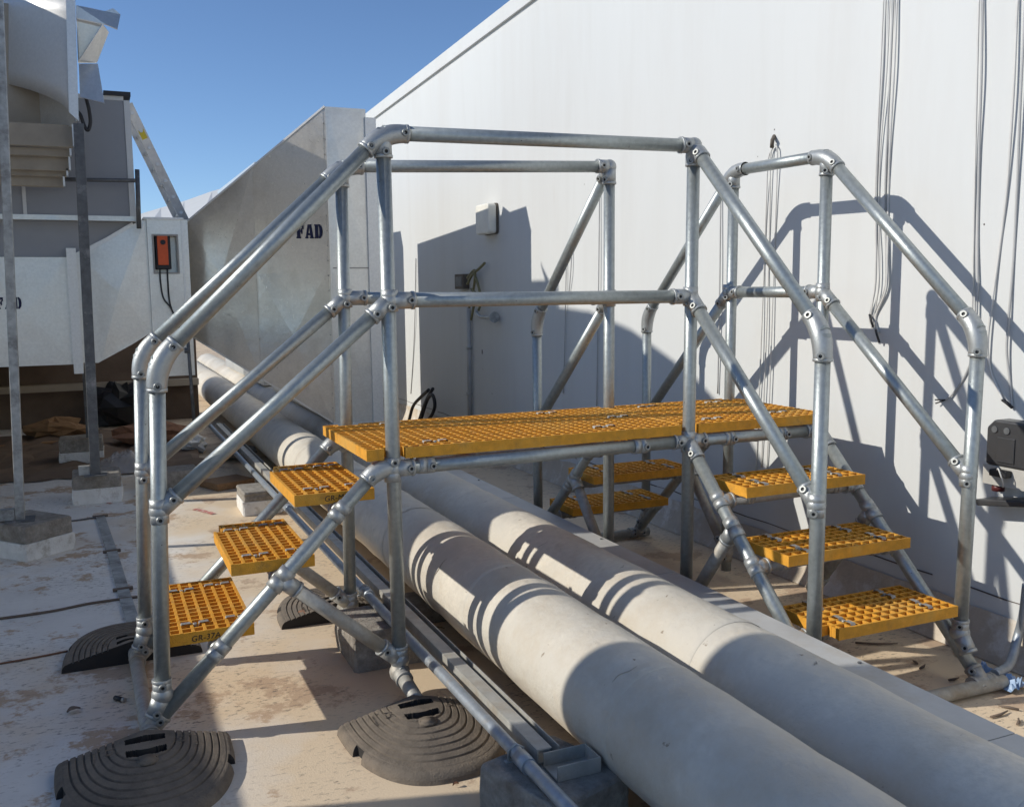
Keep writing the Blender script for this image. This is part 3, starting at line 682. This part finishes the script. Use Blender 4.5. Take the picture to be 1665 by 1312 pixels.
# overhead silver hood with stepped underside
hy = 3.86
hd_ = thing('overhead_hood', 'bright silver curved sheet metal hood with stepped underside, top left corner', 'hood', (-1.1, hy, 2.2))
_prof = [at('y', hy, u, v) for u, v in ((127, 197), (118, 188), (108, 176), (95, 166), (75, 156), (50, 147), (25, 140), (0, 134), (-40, 128), (-40, -2), (121, -8))]
low = [(127, 197), (118, 188), (108, 176), (95, 166), (75, 156), (50, 147), (25, 140), (0, 134), (-40, 128)]
def hood_pt(u, vtop, v, w): 
    k = (127-u)/167; yy = hy+.62*k**1.4
    return at('y', yy, u, v)
cols = [(hood_pt(u, 0, v, 0), hood_pt(u-6*(u > 100), 0, -12, 0)) for u, v in low]
mb = MB(); nr = 6; vs = []
for lo_, hi_ in cols: vs += [lo_+(hi_-lo_)*(k/nr) for k in range(nr+1)]
fs_ = [(i*(nr+1)+k, i*(nr+1)+k+1, (i+1)*(nr+1)+k+1, (i+1)*(nr+1)+k) for i in range(len(cols)-1) for k in range(nr)]
so_ = part('side_sheet', mb.add(vs, fs_, True), 'hood_sheet', hd_); sm2 = so_.modifiers.new('solid', 'SOLIDIFY'); sm2.thickness = .01
e0, e1 = at('y', hy, 127, 197), at('y', hy, 121, -8)
part('edge_strip', MB().prism([e0+V((-.05, -.004, .05)), e0+V((.004, -.004, 0)), e1+V((.004, -.004, 0)), e1+V((-.05, -.004, 0))], (0, .003, 0)), 'duct_bright', hd_)
part('end_sheet', MB().prism([e0+V((-.004, .031, .004)), e1+V((-.004, .031, 0)), e1+V((-.004, .5, 0)), e0+V((-.004, .5, .004))], (-.012, 0, 0)), 'duct', hd_)
bb = part('back_body', MB().prism([V((e0.x-.02, hy+.04, 0)), V((e0.x-.02, hy+.72, 0)), V((-2.0, hy+.85, 0)), V((-2.0, hy+.80, 0)), V((-1.35, hy+.66, 0)), V((-1.1, hy+.32, 0))], (0, 0, 1)), 'duct', hd_)
for v_ in bb.data.vertices: v_.co.z = (at('y', hy, 0, 196).z if v_.co.z < .5-2.2 else e1.z+.03)-2.2
for i, (u1, va, vb) in enumerate(((116, 200, 236), (112, 238, 250), (110, 250, 272), (106, 268, 280), (100, 278, 296))):
    xe = at('y', hy, u1, va).x; za, zb = at('y', hy, u1, va).z, at('y', hy, u1, vb).z
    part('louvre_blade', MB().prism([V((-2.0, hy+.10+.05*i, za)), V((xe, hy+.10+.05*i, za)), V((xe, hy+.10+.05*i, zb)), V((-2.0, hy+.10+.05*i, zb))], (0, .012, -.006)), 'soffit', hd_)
    part('blade_end', MB().box((xe+.001, hy+.05+.05*i, zb), (xe+.012, hy+.12+.05*i, za)), 'duct_bright', hd_)
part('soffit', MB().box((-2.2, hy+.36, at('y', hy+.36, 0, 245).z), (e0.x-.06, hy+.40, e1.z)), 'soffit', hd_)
# ragged flaps
def sheet(name, label, quads, m='duct', th=.006):
    root = thing(name, label, 'sheet metal', quads[0][0])
    for qd in quads:
        pp = [V(q) for q in qd]; nn = (pp[1]-pp[0]).cross(pp[2]-pp[0]).normalized()*th; part('sheet', MB().prism(pp, nn), m, root)
    return root
fy = 3.95
sheet('bent_flashing', 'bent sheet metal flashing sticking out right of the silver hood', [
    [at('y', fy, 124, 9), at('y', fy+.1, 150, 14), at('y', fy+.1, 170, 19), at('y', fy+.1, 184, 14), at('y', fy+.1, 196, 24), at('y', fy, 191, 48), at('y', fy, 172, 40), at('y', fy, 124, 30)],
    [at('y', fy+.02, 124, 31), at('y', fy+.02, 168, 42), at('y', fy+.05, 176, 52), at('y', fy+.12, 157, 103), at('y', fy+.05, 127, 103)],
    [at('y', fy-.04, 129, 98), at('y', fy-.06, 167, 40), at('y', fy+.02, 177, 53), at('y', fy+.1, 158, 102)],
    [at('y', fy+.06, 128, 104), at('y', fy+.06, 159, 104), at('y', fy-.04, 170, 168), at('y', fy-.04, 130, 158)]])
# grey air handling unit
ay = 4.42
au = thing('air_handling_unit', 'grey panelled air handling unit cabinet behind the silver hood', 'cabinet', (-.8, ay, 1.98))
pa, pb = at('y', ay, 208, 165), at('y', ay, 213, 352)
part('panel', MB().box((-2.6, ay, pb.z), (pa.x-.03, ay+1.1, pa.z)), 'ahu', au)
part('corner_post', MB().box((pa.x-.029, ay-.006, pb.z), (pa.x+.012, ay+1.1, pa.z+.004)), 'ahu_trim', au)
part('top_rail', MB().box((-2.6, ay-.004, pa.z+.0005), (pa.x-.03, ay+1.1, pa.z+.03)), 'ahu_trim', au)
part('base_rail', MB().box((-2.6, ay-.012, pb.z-.035), (pa.x+.014, ay+1.1, pb.z-.0005)), 'duct', au)
part('cap', MB().box((at('y', ay, 168, 155).x, ay-.03, pa.z+.031), (at('y', ay, 212, 155).x, ay+1.0, at('y', ay, 190, 150).z)), 'cap_black', au)
part('plinth', MB().box((-2.6, ay+.1, lz1+.002), (pa.x-.02, ay+1.0, pb.z-.036)), 'ahu', au)
part('mullion', MB().box((at('y', ay, 37, 330).x, ay-.008, pb.z+.0005), (at('y', ay, 43, 330).x, ay-.0005, at('y', ay, 40, 300).z)), 'ahu_trim', au)
pts = [at('y', 4.1, u, v) for u, v in ((140, 160), (145, 180), (147, 200), (143, 212), (137, 205), (130, 186), (120, 178))]
tag(part('hose', MB().tube(smooth_path(pts), .012, 10), 'black', None, origin=pts[3]), 'black hose looping down beside the silver hood', 'hose')
# ladder
la = thing('ladder', 'aluminium ladder leaning against the grey cabinet, seen edge on', 'ladder', at('y', 4.9, 300, 355))
for off in (0, .38):
    a, b = at('y', 4.55, 208, 170)+V((0, off, 0)), at('y', 4.9, 305, 368)+V((0, off, 0)); d = dirn(a, b); s_ = d.cross(Y).normalized()
    part('stile', MB().obox((a+b)/2, s_*.032, V((0,.012,0)), d*((b-a).length/2)), 'ladder', la)
for k in range(8):
    t = .07+.135*k; p = a+(b-a)*t; part('rung', MB().tube([p-V((0,.40,0)), p+V((0,.013,0))], .014, 10), 'ladder', la)
    a0_, b0_ = at('y', 4.55, 208, 170), at('y', 4.9, 305, 368); p = a0_+(b0_-a0_)*t; part('rung_end', MB().tube([p-V((0,.0125,0)), p-V((0,.014,0))], .014, 10), 'rubber_dark', la)
p = a0_+(b0_-a0_)*.235; d = dirn(a0_, b0_); s_ = d.cross(Y).normalized()
part('sticker', MB().obox(p-V((0,.0135,0)), s_*.02, V((0,.001,0)), d*.035), 'sticker', la)
# guard rail in front of cabinet
gr = thing('guard_rail', 'dark tubular guard rail in front of the grey cabinet', 'rail', at('y', 4.3, 225, 362))
part('rail', MB().tube([at('y', 4.3, 98, 292), at('y', 4.3, 221, 294)], .014, 12), 'steel_dark', gr)
part('upright', MB().tube([at('y', 4.3, 223, 276), at('y', 4.3, 226, 372)], .016, 12), 'steel_dark', gr)

# unseen blocks added off frame on the left to shade pipes, floor and wall
tag(part('tall_shade_block', MB().box((-4.2, -1.7, 0), (-2.5, .0, 3.1)), 'ahu_trim', None, origin=(-3.5, -2, 0)), 'tall pale block added out of frame on the left to cast shade', 'cabinet')
tag(part('low_shade_block', MB().box((-3.3, .02, .35), (-2.5, 9.5, 1.16)), 'duct', None, origin=(-2.9, 2, 0)), 'low long block added out of frame on the left to cast shade', 'duct')
poly = [V((-1.75, y, z)) for y, z in ((4.4, 2.3), (4.4, 3.64), (3.63, 3.60), (3.1, 3.50), (2.43, 3.27), (1.95, 3.0), (1.62, 2.7), (1.60, 1.98), (1.28, 1.68), (1.25, 1.56), (2.85, 1.56), (3.55, 1.92), (4.35, 2.1))]
tag(part('curved_shade_block', MB().prism(poly, (-.5, 0, 0)), 'duct', None, origin=(-2, 3, 2.2)), 'curved overhead block added out of frame on the left to cast shade', 'duct')

# ================================================================ THINGS ON THE WALL
wp = lambda u, v, o=.008: at('x', WX-o, u, v)
def wcable(label, pts, r=.0045, m='cable_white', o=.010, grp='loose cables hanging down the white wall', cat='cable', name='hanging_cable', jit=.0):
    P = [wp(u, v, o+.006*math.sin(i*1.7)) for i, (u, v) in enumerate(pts)]
    return tag(part(name, MB().tube(smooth_path(P, 8), r, 8), m, None, origin=P[-1]), label, cat, grp)
wcable('left white wire of the three from the high wall hole', [(1256,240),(1249,262),(1246,330),(1243,420),(1239,520),(1236,600),(1232,700),(1229,765)], .0035)
wcable('middle white wire of the three from the high wall hole', [(1258,238),(1253,255),(1252,330),(1250,420),(1247,520),(1243,620),(1238,760)], .0035)
wcable('right white wire of the three from the high wall hole', [(1262,236),(1264,252),(1262,330),(1259,420),(1256,500),(1252,620),(1247,770)], .0035)
k = thing('cable_bundle', 'dark frayed stub of cable poking from the high wall hole', 'cable', wp(1257, 235))
part('stub', MB().tube([wp(1259, 222, .0), wp(1256, 228, .03), wp(1255, 240, .02)], .010, 8), 'gasket', k)
for i, (a, b, c_, e_) in enumerate(((1437,1431,1424,1416),(1441,1433,1425,1414),(1447,1437,1430,1422),(1453,1447,1441,1420),(1459,1452,1443,1424))):
    wcable(['first', 'second', 'third', 'fourth', 'fifth'][i]+' from the left of the five thin wires hanging in a bundle', [(a, -8), (a-5, 110), (b-5, 240), (b-8, 330), (c_, 420), (c_-2, 470), (e_, 515), (e_+4, 530+3*i)], .0032 if i < 3 else .0045, 'cable_grey' if i % 2 else 'cable_white')
for i, (u, v) in enumerate(((1414, 520), (1424, 545))):
    tag(part('cable_end', MB().tube(smooth_path([wp(u, v-8, .015), wp(u+2, v, .03), wp(u+6, v+12, .02)]), .005, 8), 'black', None, origin=wp(u, v)), ['black stripped cable end at the lower left of the wire bundle', 'lower black stripped cable end below the wire bundle'][i], 'cable')
wcable('left wire of the pair hanging behind the right stair elbow', [(1592,-8),(1589,120),(1586,250),(1583,400),(1581,500),(1580,560)], .0035)
wcable('right wire of the pair behind the right stair elbow, bent to a split end', [(1598,-8),(1596,120),(1592,250),(1590,380),(1589,480),(1585,560),(1572,605),(1553,636),(1538,650)], .0045, 'cable_grey')
tag(part('cable_end', MB().tube([wp(1538,650), wp(1520,650,.03)], .0025, 6).tube([wp(1538,650), wp(1521,656,.02)], .0025, 6), 'black', None, origin=wp(1538, 650)), 'split black end of the bent cable by the right stair post', 'cable')
wcable('left wire of the two nearest the right picture edge', [(1655,-8),(1648,150),(1638,300),(1626,400),(1612,500),(1606,560),(1610,600),(1622,630),(1630,650)], .0045)
wcable('right wire of the two nearest the right picture edge', [(1668,-8),(1660,150),(1654,300),(1648,420),(1640,520),(1637,570),(1642,620),(1646,662)], .0045, 'cable_grey')
tag(part('cable_end', MB().tube(smooth_path([wp(1630,650), wp(1638,656,.02), wp(1646,663)]), .006, 8), 'black', None, origin=wp(1646, 663)), 'black taped cable end above the isolator', 'cable')
for i, (u, v0, v1) in enumerate(((921, 405, 640), (930, 402, 480), (975, 300, 660), (1172, 310, 640))):
    wcable(['faint thin wire on the wall left of the back stair handrail', 'short dark wire beside the back stair handrail', 'thin wire on the wall behind the back right post', 'thin wire on the wall beyond the tall right post'][i], [(u, v0), (u-2, (v0+v1)/2), (u-5, v1)], .004, 'cable_grey')
wcable('thin white wire left of the shaded junction box', [(676,420),(675,500),(673,560),(668,640)], .005, 'cable_grey')
# bulkhead light
lt = thing('bulkhead_light', 'cream rounded bulkhead light on the wall at the shadow edge', 'light', wp(800, 383))
c0 = wp(800, 357, 0)
def rrect(hw, hh, r, x):
    pts = []
    for sx, sy, a0 in ((1,1,0),(-1,1,90),(-1,-1,180),(1,-1,270)):
        for k in range(5): a = math.radians(a0+22.5*k); pts.append(V((x, c0.y+sx*(hw-r)+r*math.cos(a), c0.z+sy*(hh-r)+r*math.sin(a))))
    return pts
yw = abs(wp(790, 357).y-wp(812, 357).y)/2; zh = abs(wp(800, 333).z-wp(800, 383).z)/2
part('gasket', MB().prism(rrect(yw, zh, .03, WX-.001), (-.015, 0, 0)), 'gasket', lt)
part('cover', MB().prism(rrect(yw*.97, zh*.97, .03, WX-.0165), (-.075, 0, 0)), 'lamp_white', lt, bevel=.012)
# junction box with olive cables, conduit and spout
jb = thing('junction_box', 'small dark junction box on the shaded wall', 'box', wp(755, 470))
part('box', MB().box((WX-.06, wp(762, 450).y, wp(755, 470).z), (WX-.001, wp(748, 450).y, wp(755, 446).z)), 'gasket', jb, bevel=.004)
mbx = MB().box((WX-.064, wp(760, 450).y, wp(755, 466).z), (WX-.0605, wp(750, 450).y, wp(755, 450).z)); part('lid', mbx, 'steel_dark', jb)
for i, pts in enumerate(([(760,462),(768,447),(780,436),(788,428)], [(762,455),(770,446),(778,466),(782,490),(778,505)], [(766,470),(774,480),(770,500),(766,520)], [(760,452),(772,440),(770,470),(763,500)])):
    wcable(['olive cable rising from the junction box to the wall hole', 'olive cable looping right of the junction box', 'olive cable hanging under the junction box', 'inner olive cable beside the junction box'][i], pts, .011, 'cable_olive', .05, 'olive cables at the junction box')
wc = thing('wall_conduit', 'grey vertical conduit rising from the floor to the junction box', 'conduit', wp(765, 680))
part('tube', MB().tube([wp(762, 500, .03), wp(764, 690, .03)], .020, 12), 'cable_grey', wc)
for v in (565, 640): part('clip', MB().tube([wp(763, v-2, .03), wp(763, v+2, .03)], .026, 12), 'steel_pale', wc)
sp = thing('wall_spout', 'short grey bent spout pipe on the shaded wall right of the conduit', 'spout', wp(790, 515))
part('pipe', MB().tube(smooth_path([wp(775, 508, .05), wp(782, 515, .06), wp(800, 516, .06)]), .014, 10), 'steel_pale', sp)
part('flange', MB().tube([wp(800, 516, .06), wp(804, 516, .06)], [.03, .045], 14), 'steel_pale', sp)
hs_ = thing('coiled_hose', 'black coiled hose lying against the foot of the shaded wall', 'hose', wp(690, 680))
for i, pts in enumerate(([(665,684),(672,660),(685,645),(697,634)], [(680,688),(688,665),(696,645),(704,632)], [(688,688),(700,678),(707,660),(703,642),(694,652),(684,684)])):
    part('hose_loop', MB().tube(smooth_path([wp(u, v, .12+.04*i) for u, v in pts]), .016, 10), 'black', hs_)
# isolator switch at the right edge
iso = thing('isolator_switch', 'black and grey rotary isolator switch on the wall at the right edge', 'switch', wp(1640, 800))
ya, yb = wp(1624, 740).y, -.82; zt, zm_, zb = wp(1640, 680).z, wp(1640, 745).z, wp(1640, 800).z
def hexa(y0, y1, z0, z1, d, ch, m, nm, bev=.008):
    pts = [V((WX-.002, y, z)) for y, z in ((y0, z0), (y0, z1-ch), (y0-ch, z1), (y1, z1), (y1, z0))]
    return part(nm, MB().prism(pts, (-d, 0, 0)), m, iso, bevel=bev)
hexa(ya, yb, zm_-.02, zt, .075, .03, 'iso_dark', 'upper_cover'); hexa(ya+.012, yb, zb+.03, zm_-.022, .07, .001, 'iso_grey', 'lower_body')
for y_ in (ya-.035, ya-.085):
    part('cover_screw', MB().tube([(WX-.0775, y_, zt-.035), (WX-.0815, y_, zt-.035)], .012, 14), 'steel_dark', iso)
part('window', MB().box((WX-.082, ya-.12, zm_-.005), (WX-.0775, ya-.05, zt-.06)), 'iso_dark', iso, bevel=.003)
part('switch_handle', MB().box((WX-.105, ya-.11, zm_-.055), (WX-.0725, ya-.04, zm_-.03)), 'black', iso, bevel=.004)
part('seal_wire', MB().tube(smooth_path([V((WX-.10, ya-.07, zm_-.03)), V((WX-.13, ya-.10, zm_-.02)), V((WX-.12, ya-.11, zm_-.06)), V((WX-.09, ya-.09, zm_-.09))]), .0025, 6), 'cable_white', iso)
part('red_gland', MB().tube([(WX-.04, ya-.03, zb+.0295), (WX-.04, ya-.03, zb+.005)], .022, 14), 'red', iso)
part('bottom_plate', MB().obox((WX-.055, ya-.11, zb-.02), (.05, 0, 0), (0, .12, -.02), (0, .003, .012)), 'iso_dark', iso, bevel=.006)
pts = [at('x', WX-.05, u, v) for u, v in ((1670, 950), (1664, 1000), (1655, 1035))]+[V((1.99, -.80, .06)), V((1.88, -.83, .055))]
tag(part('wall_drop_conduit', MB().tube(smooth_path(pts, 8), .016, 14), 'conduit', None, origin=pts[-1]), 'bent grey conduit dropping from the isolator to the roof', 'conduit')

# ================================================================ SMALL THINGS ON THE FLOOR
G = lambda u, v, z=.006: at('z', z, u, v)
def fcable(label, pts, r, m, nm='floor_cable', cat='cable'):
    P = [G(u, v, r) for u, v in pts]
    return tag(part(nm, MB().tube(smooth_path(P, 6), r, 8), m, None, origin=P[0]), label, cat)
fcable('thin dark cable lying across the floor between the two post blocks', [(-20, 766), (60, 760), (100, 757), (140, 753), (178, 750)], .006, 'steel_dark')
fcable('thin dark cable from the left post block to the flat strip', [(104, 848), (130, 845), (150, 842), (168, 840)], .005, 'steel_dark')
fcable('dark joint cable crossing the floor to the lower left stair posts', [(-20, 1008), (80, 994), (150, 980), (232, 969)], .006, 'cable_brown')
fcable('rust coloured thin line of cable running to the back left rubber foot', [(-20, 1082), (60, 1068), (110, 1058)], .004, 'brick_red')
fs = thing('flat_strip', 'flat weathered grey strip running towards the back left rubber foot', 'strip', G(190, 930))
p = [G(163, 841, 0), G(182, 898, 0), G(200, 960, 0), G(218, 1018, 0)]
for i in range(3):
    a, b = p[i], p[i+1]; d = dirn(a, b); s_ = d.cross(Z)*.026
    part('strip', MB().prism([a-s_+d*.003, b-s_-d*.003, b+s_-d*.003, a+s_+d*.003], (0, 0, .010)), 'steel_pale', fs)
    part('strap', MB().obox(a+Z*.008, d*.012, s_*1.7, Z*.006), 'cable_brown', fs)
for i, (uv, L, W_, m, lb) in enumerate((((332, 832), .11, .018, 'red_paint', 'red paint dash on the floor behind the left stair posts'), ((176, 818), .035, .012, 'red_paint', 'small red paint fleck at the foot of the dark post block'))):
    c_ = G(*uv, .0); a = V((.45, -.9, 0)).normalized(); s_ = a.cross(Z)
    vs = []; rp = random.Random(i)
    top = [c_+a*(L*(k/5-1)) + s_*(W_+rp.uniform(-.006, .006))+Z*.004 for k in range(11)]; bot = [c_+a*(L*(k/5-1)) - s_*(W_+rp.uniform(-.006, .006))+Z*.004 for k in range(10, -1, -1)]
    tag(part('paint_mark', MB().add(top+bot, [tuple(range(22))]), m, None, origin=c_), lb, 'paint mark')
# crumpled clear plastic film
rp = random.Random(5); c_ = at('z', .0, 205, 760)
tag(grid_sheet('plastic_film', 26, 18, lambda u, v: c_+V(((u-.5)*.46, (v-.5)*.7, .015+.11*math.sin(math.pi*u)*math.sin(math.pi*v)*(.7+.5*rp.random()))), 'plastic_film'), 'crumpled clear plastic film beside the dark post block', 'plastic film')
c_ = at('z', .0, 1640, 1118)
tag(grid_sheet('blue_sheet', 12, 12, lambda u, v: c_+V(((u-.5)*.10, (v-.3)*.16, .012+.05*rp.random()*math.sin(math.pi*u))), 'blue_sheet', None, False), 'folded blue sheet at the foot of the wall on the right', 'sheet')
# lighter, leaves, twigs, boards
l_ = thing('dropped_lighter', 'small dark dropped lighter on the pale floor', 'lighter', G(194, 1135, .0))
a, b = G(187, 1134, .009), G(203, 1138, .009); part('body', MB().tube([a, a+(b-a)*.75], .0085, 12), 'black', l_); part('cap', MB().tube([a+(b-a)*.76, b], .008, 12), 'clip', l_)
def leaf(name, label, c_, L, W_, ang, m, lift, cat='leaf', grp=None):
    d = V((math.cos(ang), math.sin(ang), 0)); s_ = d.cross(Z); vs = []
    for k in range(7):
        t = k/6; w_ = W_*math.sin(math.pi*min(1, t*.95+.03)); z = .006+lift*math.sin(math.pi*t)
        vs += [c_+d*(L*(t-.5))+s_*w_+Z*(z+.006), c_+d*(L*(t-.5))+Z*z, c_+d*(L*(t-.5))-s_*w_+Z*(z+.005)]
    fs_ = []
    for k in range(6): fs_ += [(3*k, 3*k+1, 3*k+4, 3*k+3), (3*k+1, 3*k+2, 3*k+5, 3*k+4)]
    return tag(part(name, MB().add(vs, fs_, True), m, None, origin=c_), label, cat, grp)
leaf('dry_leaf', 'pale dry leaf standing in the shade beside the steel channel', G(694, 1000, 0), .09, .02, 1.4, 'leaf', .03)
leaf('dry_leaf', 'pale dry leaf lying flat under the nearer pipe', G(712, 1028, 0), .07, .012, .3, 'leaf', .012)
leaf('dry_leaf', 'dark leaf scrap on the lit floor at the bottom edge', G(741, 1279, 0), .02, .006, .2, 'brick_red', .004)
leaf('dry_leaf', 'brown leaf scrap on the shaded floor left of the front stair foot', G(120, 1158, 0), .045, .018, .4, 'cable_brown', .006)
for i, (u, v, L, an) in enumerate(((1425, 1045, .16, -.5), (1552, 1060, .07, 1.0), (1551, 1103, .05, 0.), (1500, 1083, .05, .4), (1488, 1076, .03, 1.3), (1625, 1160, .09, .1), (1640, 1150, .06, 2.2), (1655, 1172, .05, .6))):
    c_ = G(u, v, .007); d = V((math.cos(an), math.sin(an), 0))
    tag(part('twig', MB().tube([c_-d*L/2, c_+d.cross(Z)*L*.06, c_+d*L/2], [.004, .005, .002], 7), 'cable_brown', None, origin=c_),
        ['long dark twig under the lowest right step', 'twig on the floor left of the sloping end tube', 'small twig by the end tube clamp', 'small twig near the shadow gap under the right step', 'tiny twig scrap beside the light patch', 'twig on the lit floor at the lower right edge', 'second twig on the lit floor at the right edge', 'lowest twig at the lower right edge'][i], 'twig', 'debris by the wall')
tr_ = random.Random(8)
tag(grid_sheet('floor_darkener', 30, 14, lambda u, v: V((-3.4+3.25*u+.06*tr_.random(), 4.75+2.6*v+.10*tr_.random(), .008+.05*tr_.random()*(0 < v < 1))), 'brown_wall', None, False), 'added brown floor tarpaulin in the dark under the branch duct', 'darkener')  # sheet added to darken the brown dirty floor under the duct
def lump(name, label, c_, sx, sy, sz, m, seed, cat='scrap'):
    rl = random.Random(seed); mb = MB().ball(c_+Z*sz*.9, 1, 14, 8, 0, (sx, sy, sz))
    for k, p_ in enumerate(mb.v):
        q_ = p_-(c_+Z*sz*.9); p_ += q_*rl.uniform(-.28, .25); p_.z = max(p_.z, .001)
    mb.sm = [False]*len(mb.sm); return tag(part(name, mb, m, None, origin=c_), label, cat)
lump('scrap_heap', 'black scrap heap added to darken the space behind the branch duct', at('z', 0, 205, 690), .34, .25, .24, 'black', 1)  # black pile added to deepen the dark under the ducts
lump('scrap_heap', 'brown crumpled packing beside the dark post under the duct', at('z', 0, 92, 712), .26, .16, .10, 'wood', 2)
lump('scrap_heap', 'rust brown crumpled sacking right of the dark post block', at('z', 0, 245, 722), .30, .22, .11, 'brick_red', 3)
lump('scrap_heap', 'low dusty rubble heap beside the far steel channel', at('z', 0, 385, 745), .18, .22, .05, 'concrete', 4)
lump('scrap_heap', 'pale crumpled bag by the low grey block', at('z', 0, 315, 735), .12, .16, .08, 'block_white', 5)
for i, (u, v, L, W_, H_, an, m, lb) in enumerate(((60, 725, .9, .09, .03, .15, 'wood', 'loose wooden board in the shade under the branch duct'), (370, 790, .3, .25, .05, .4, 'wood', 'flat brown board beside the pale block'), (505, 1010, .08, .07, .05, .5, 'brick_red', 'crumbled brick lump under the brace at the back rubber foot'))):
    c_ = G(u, v, 0); d = V((math.cos(an), math.sin(an), 0)); tag(part('scrap_board' if 'wood' in m else 'scrap_lump', MB().obox(c_+Z*(H_/2+.001), d*L/2, Z.cross(d)*W_/2, Z*H_/2), m, None, bevel=.006, origin=c_), lb, 'board' if m == 'wood' else 'scrap')
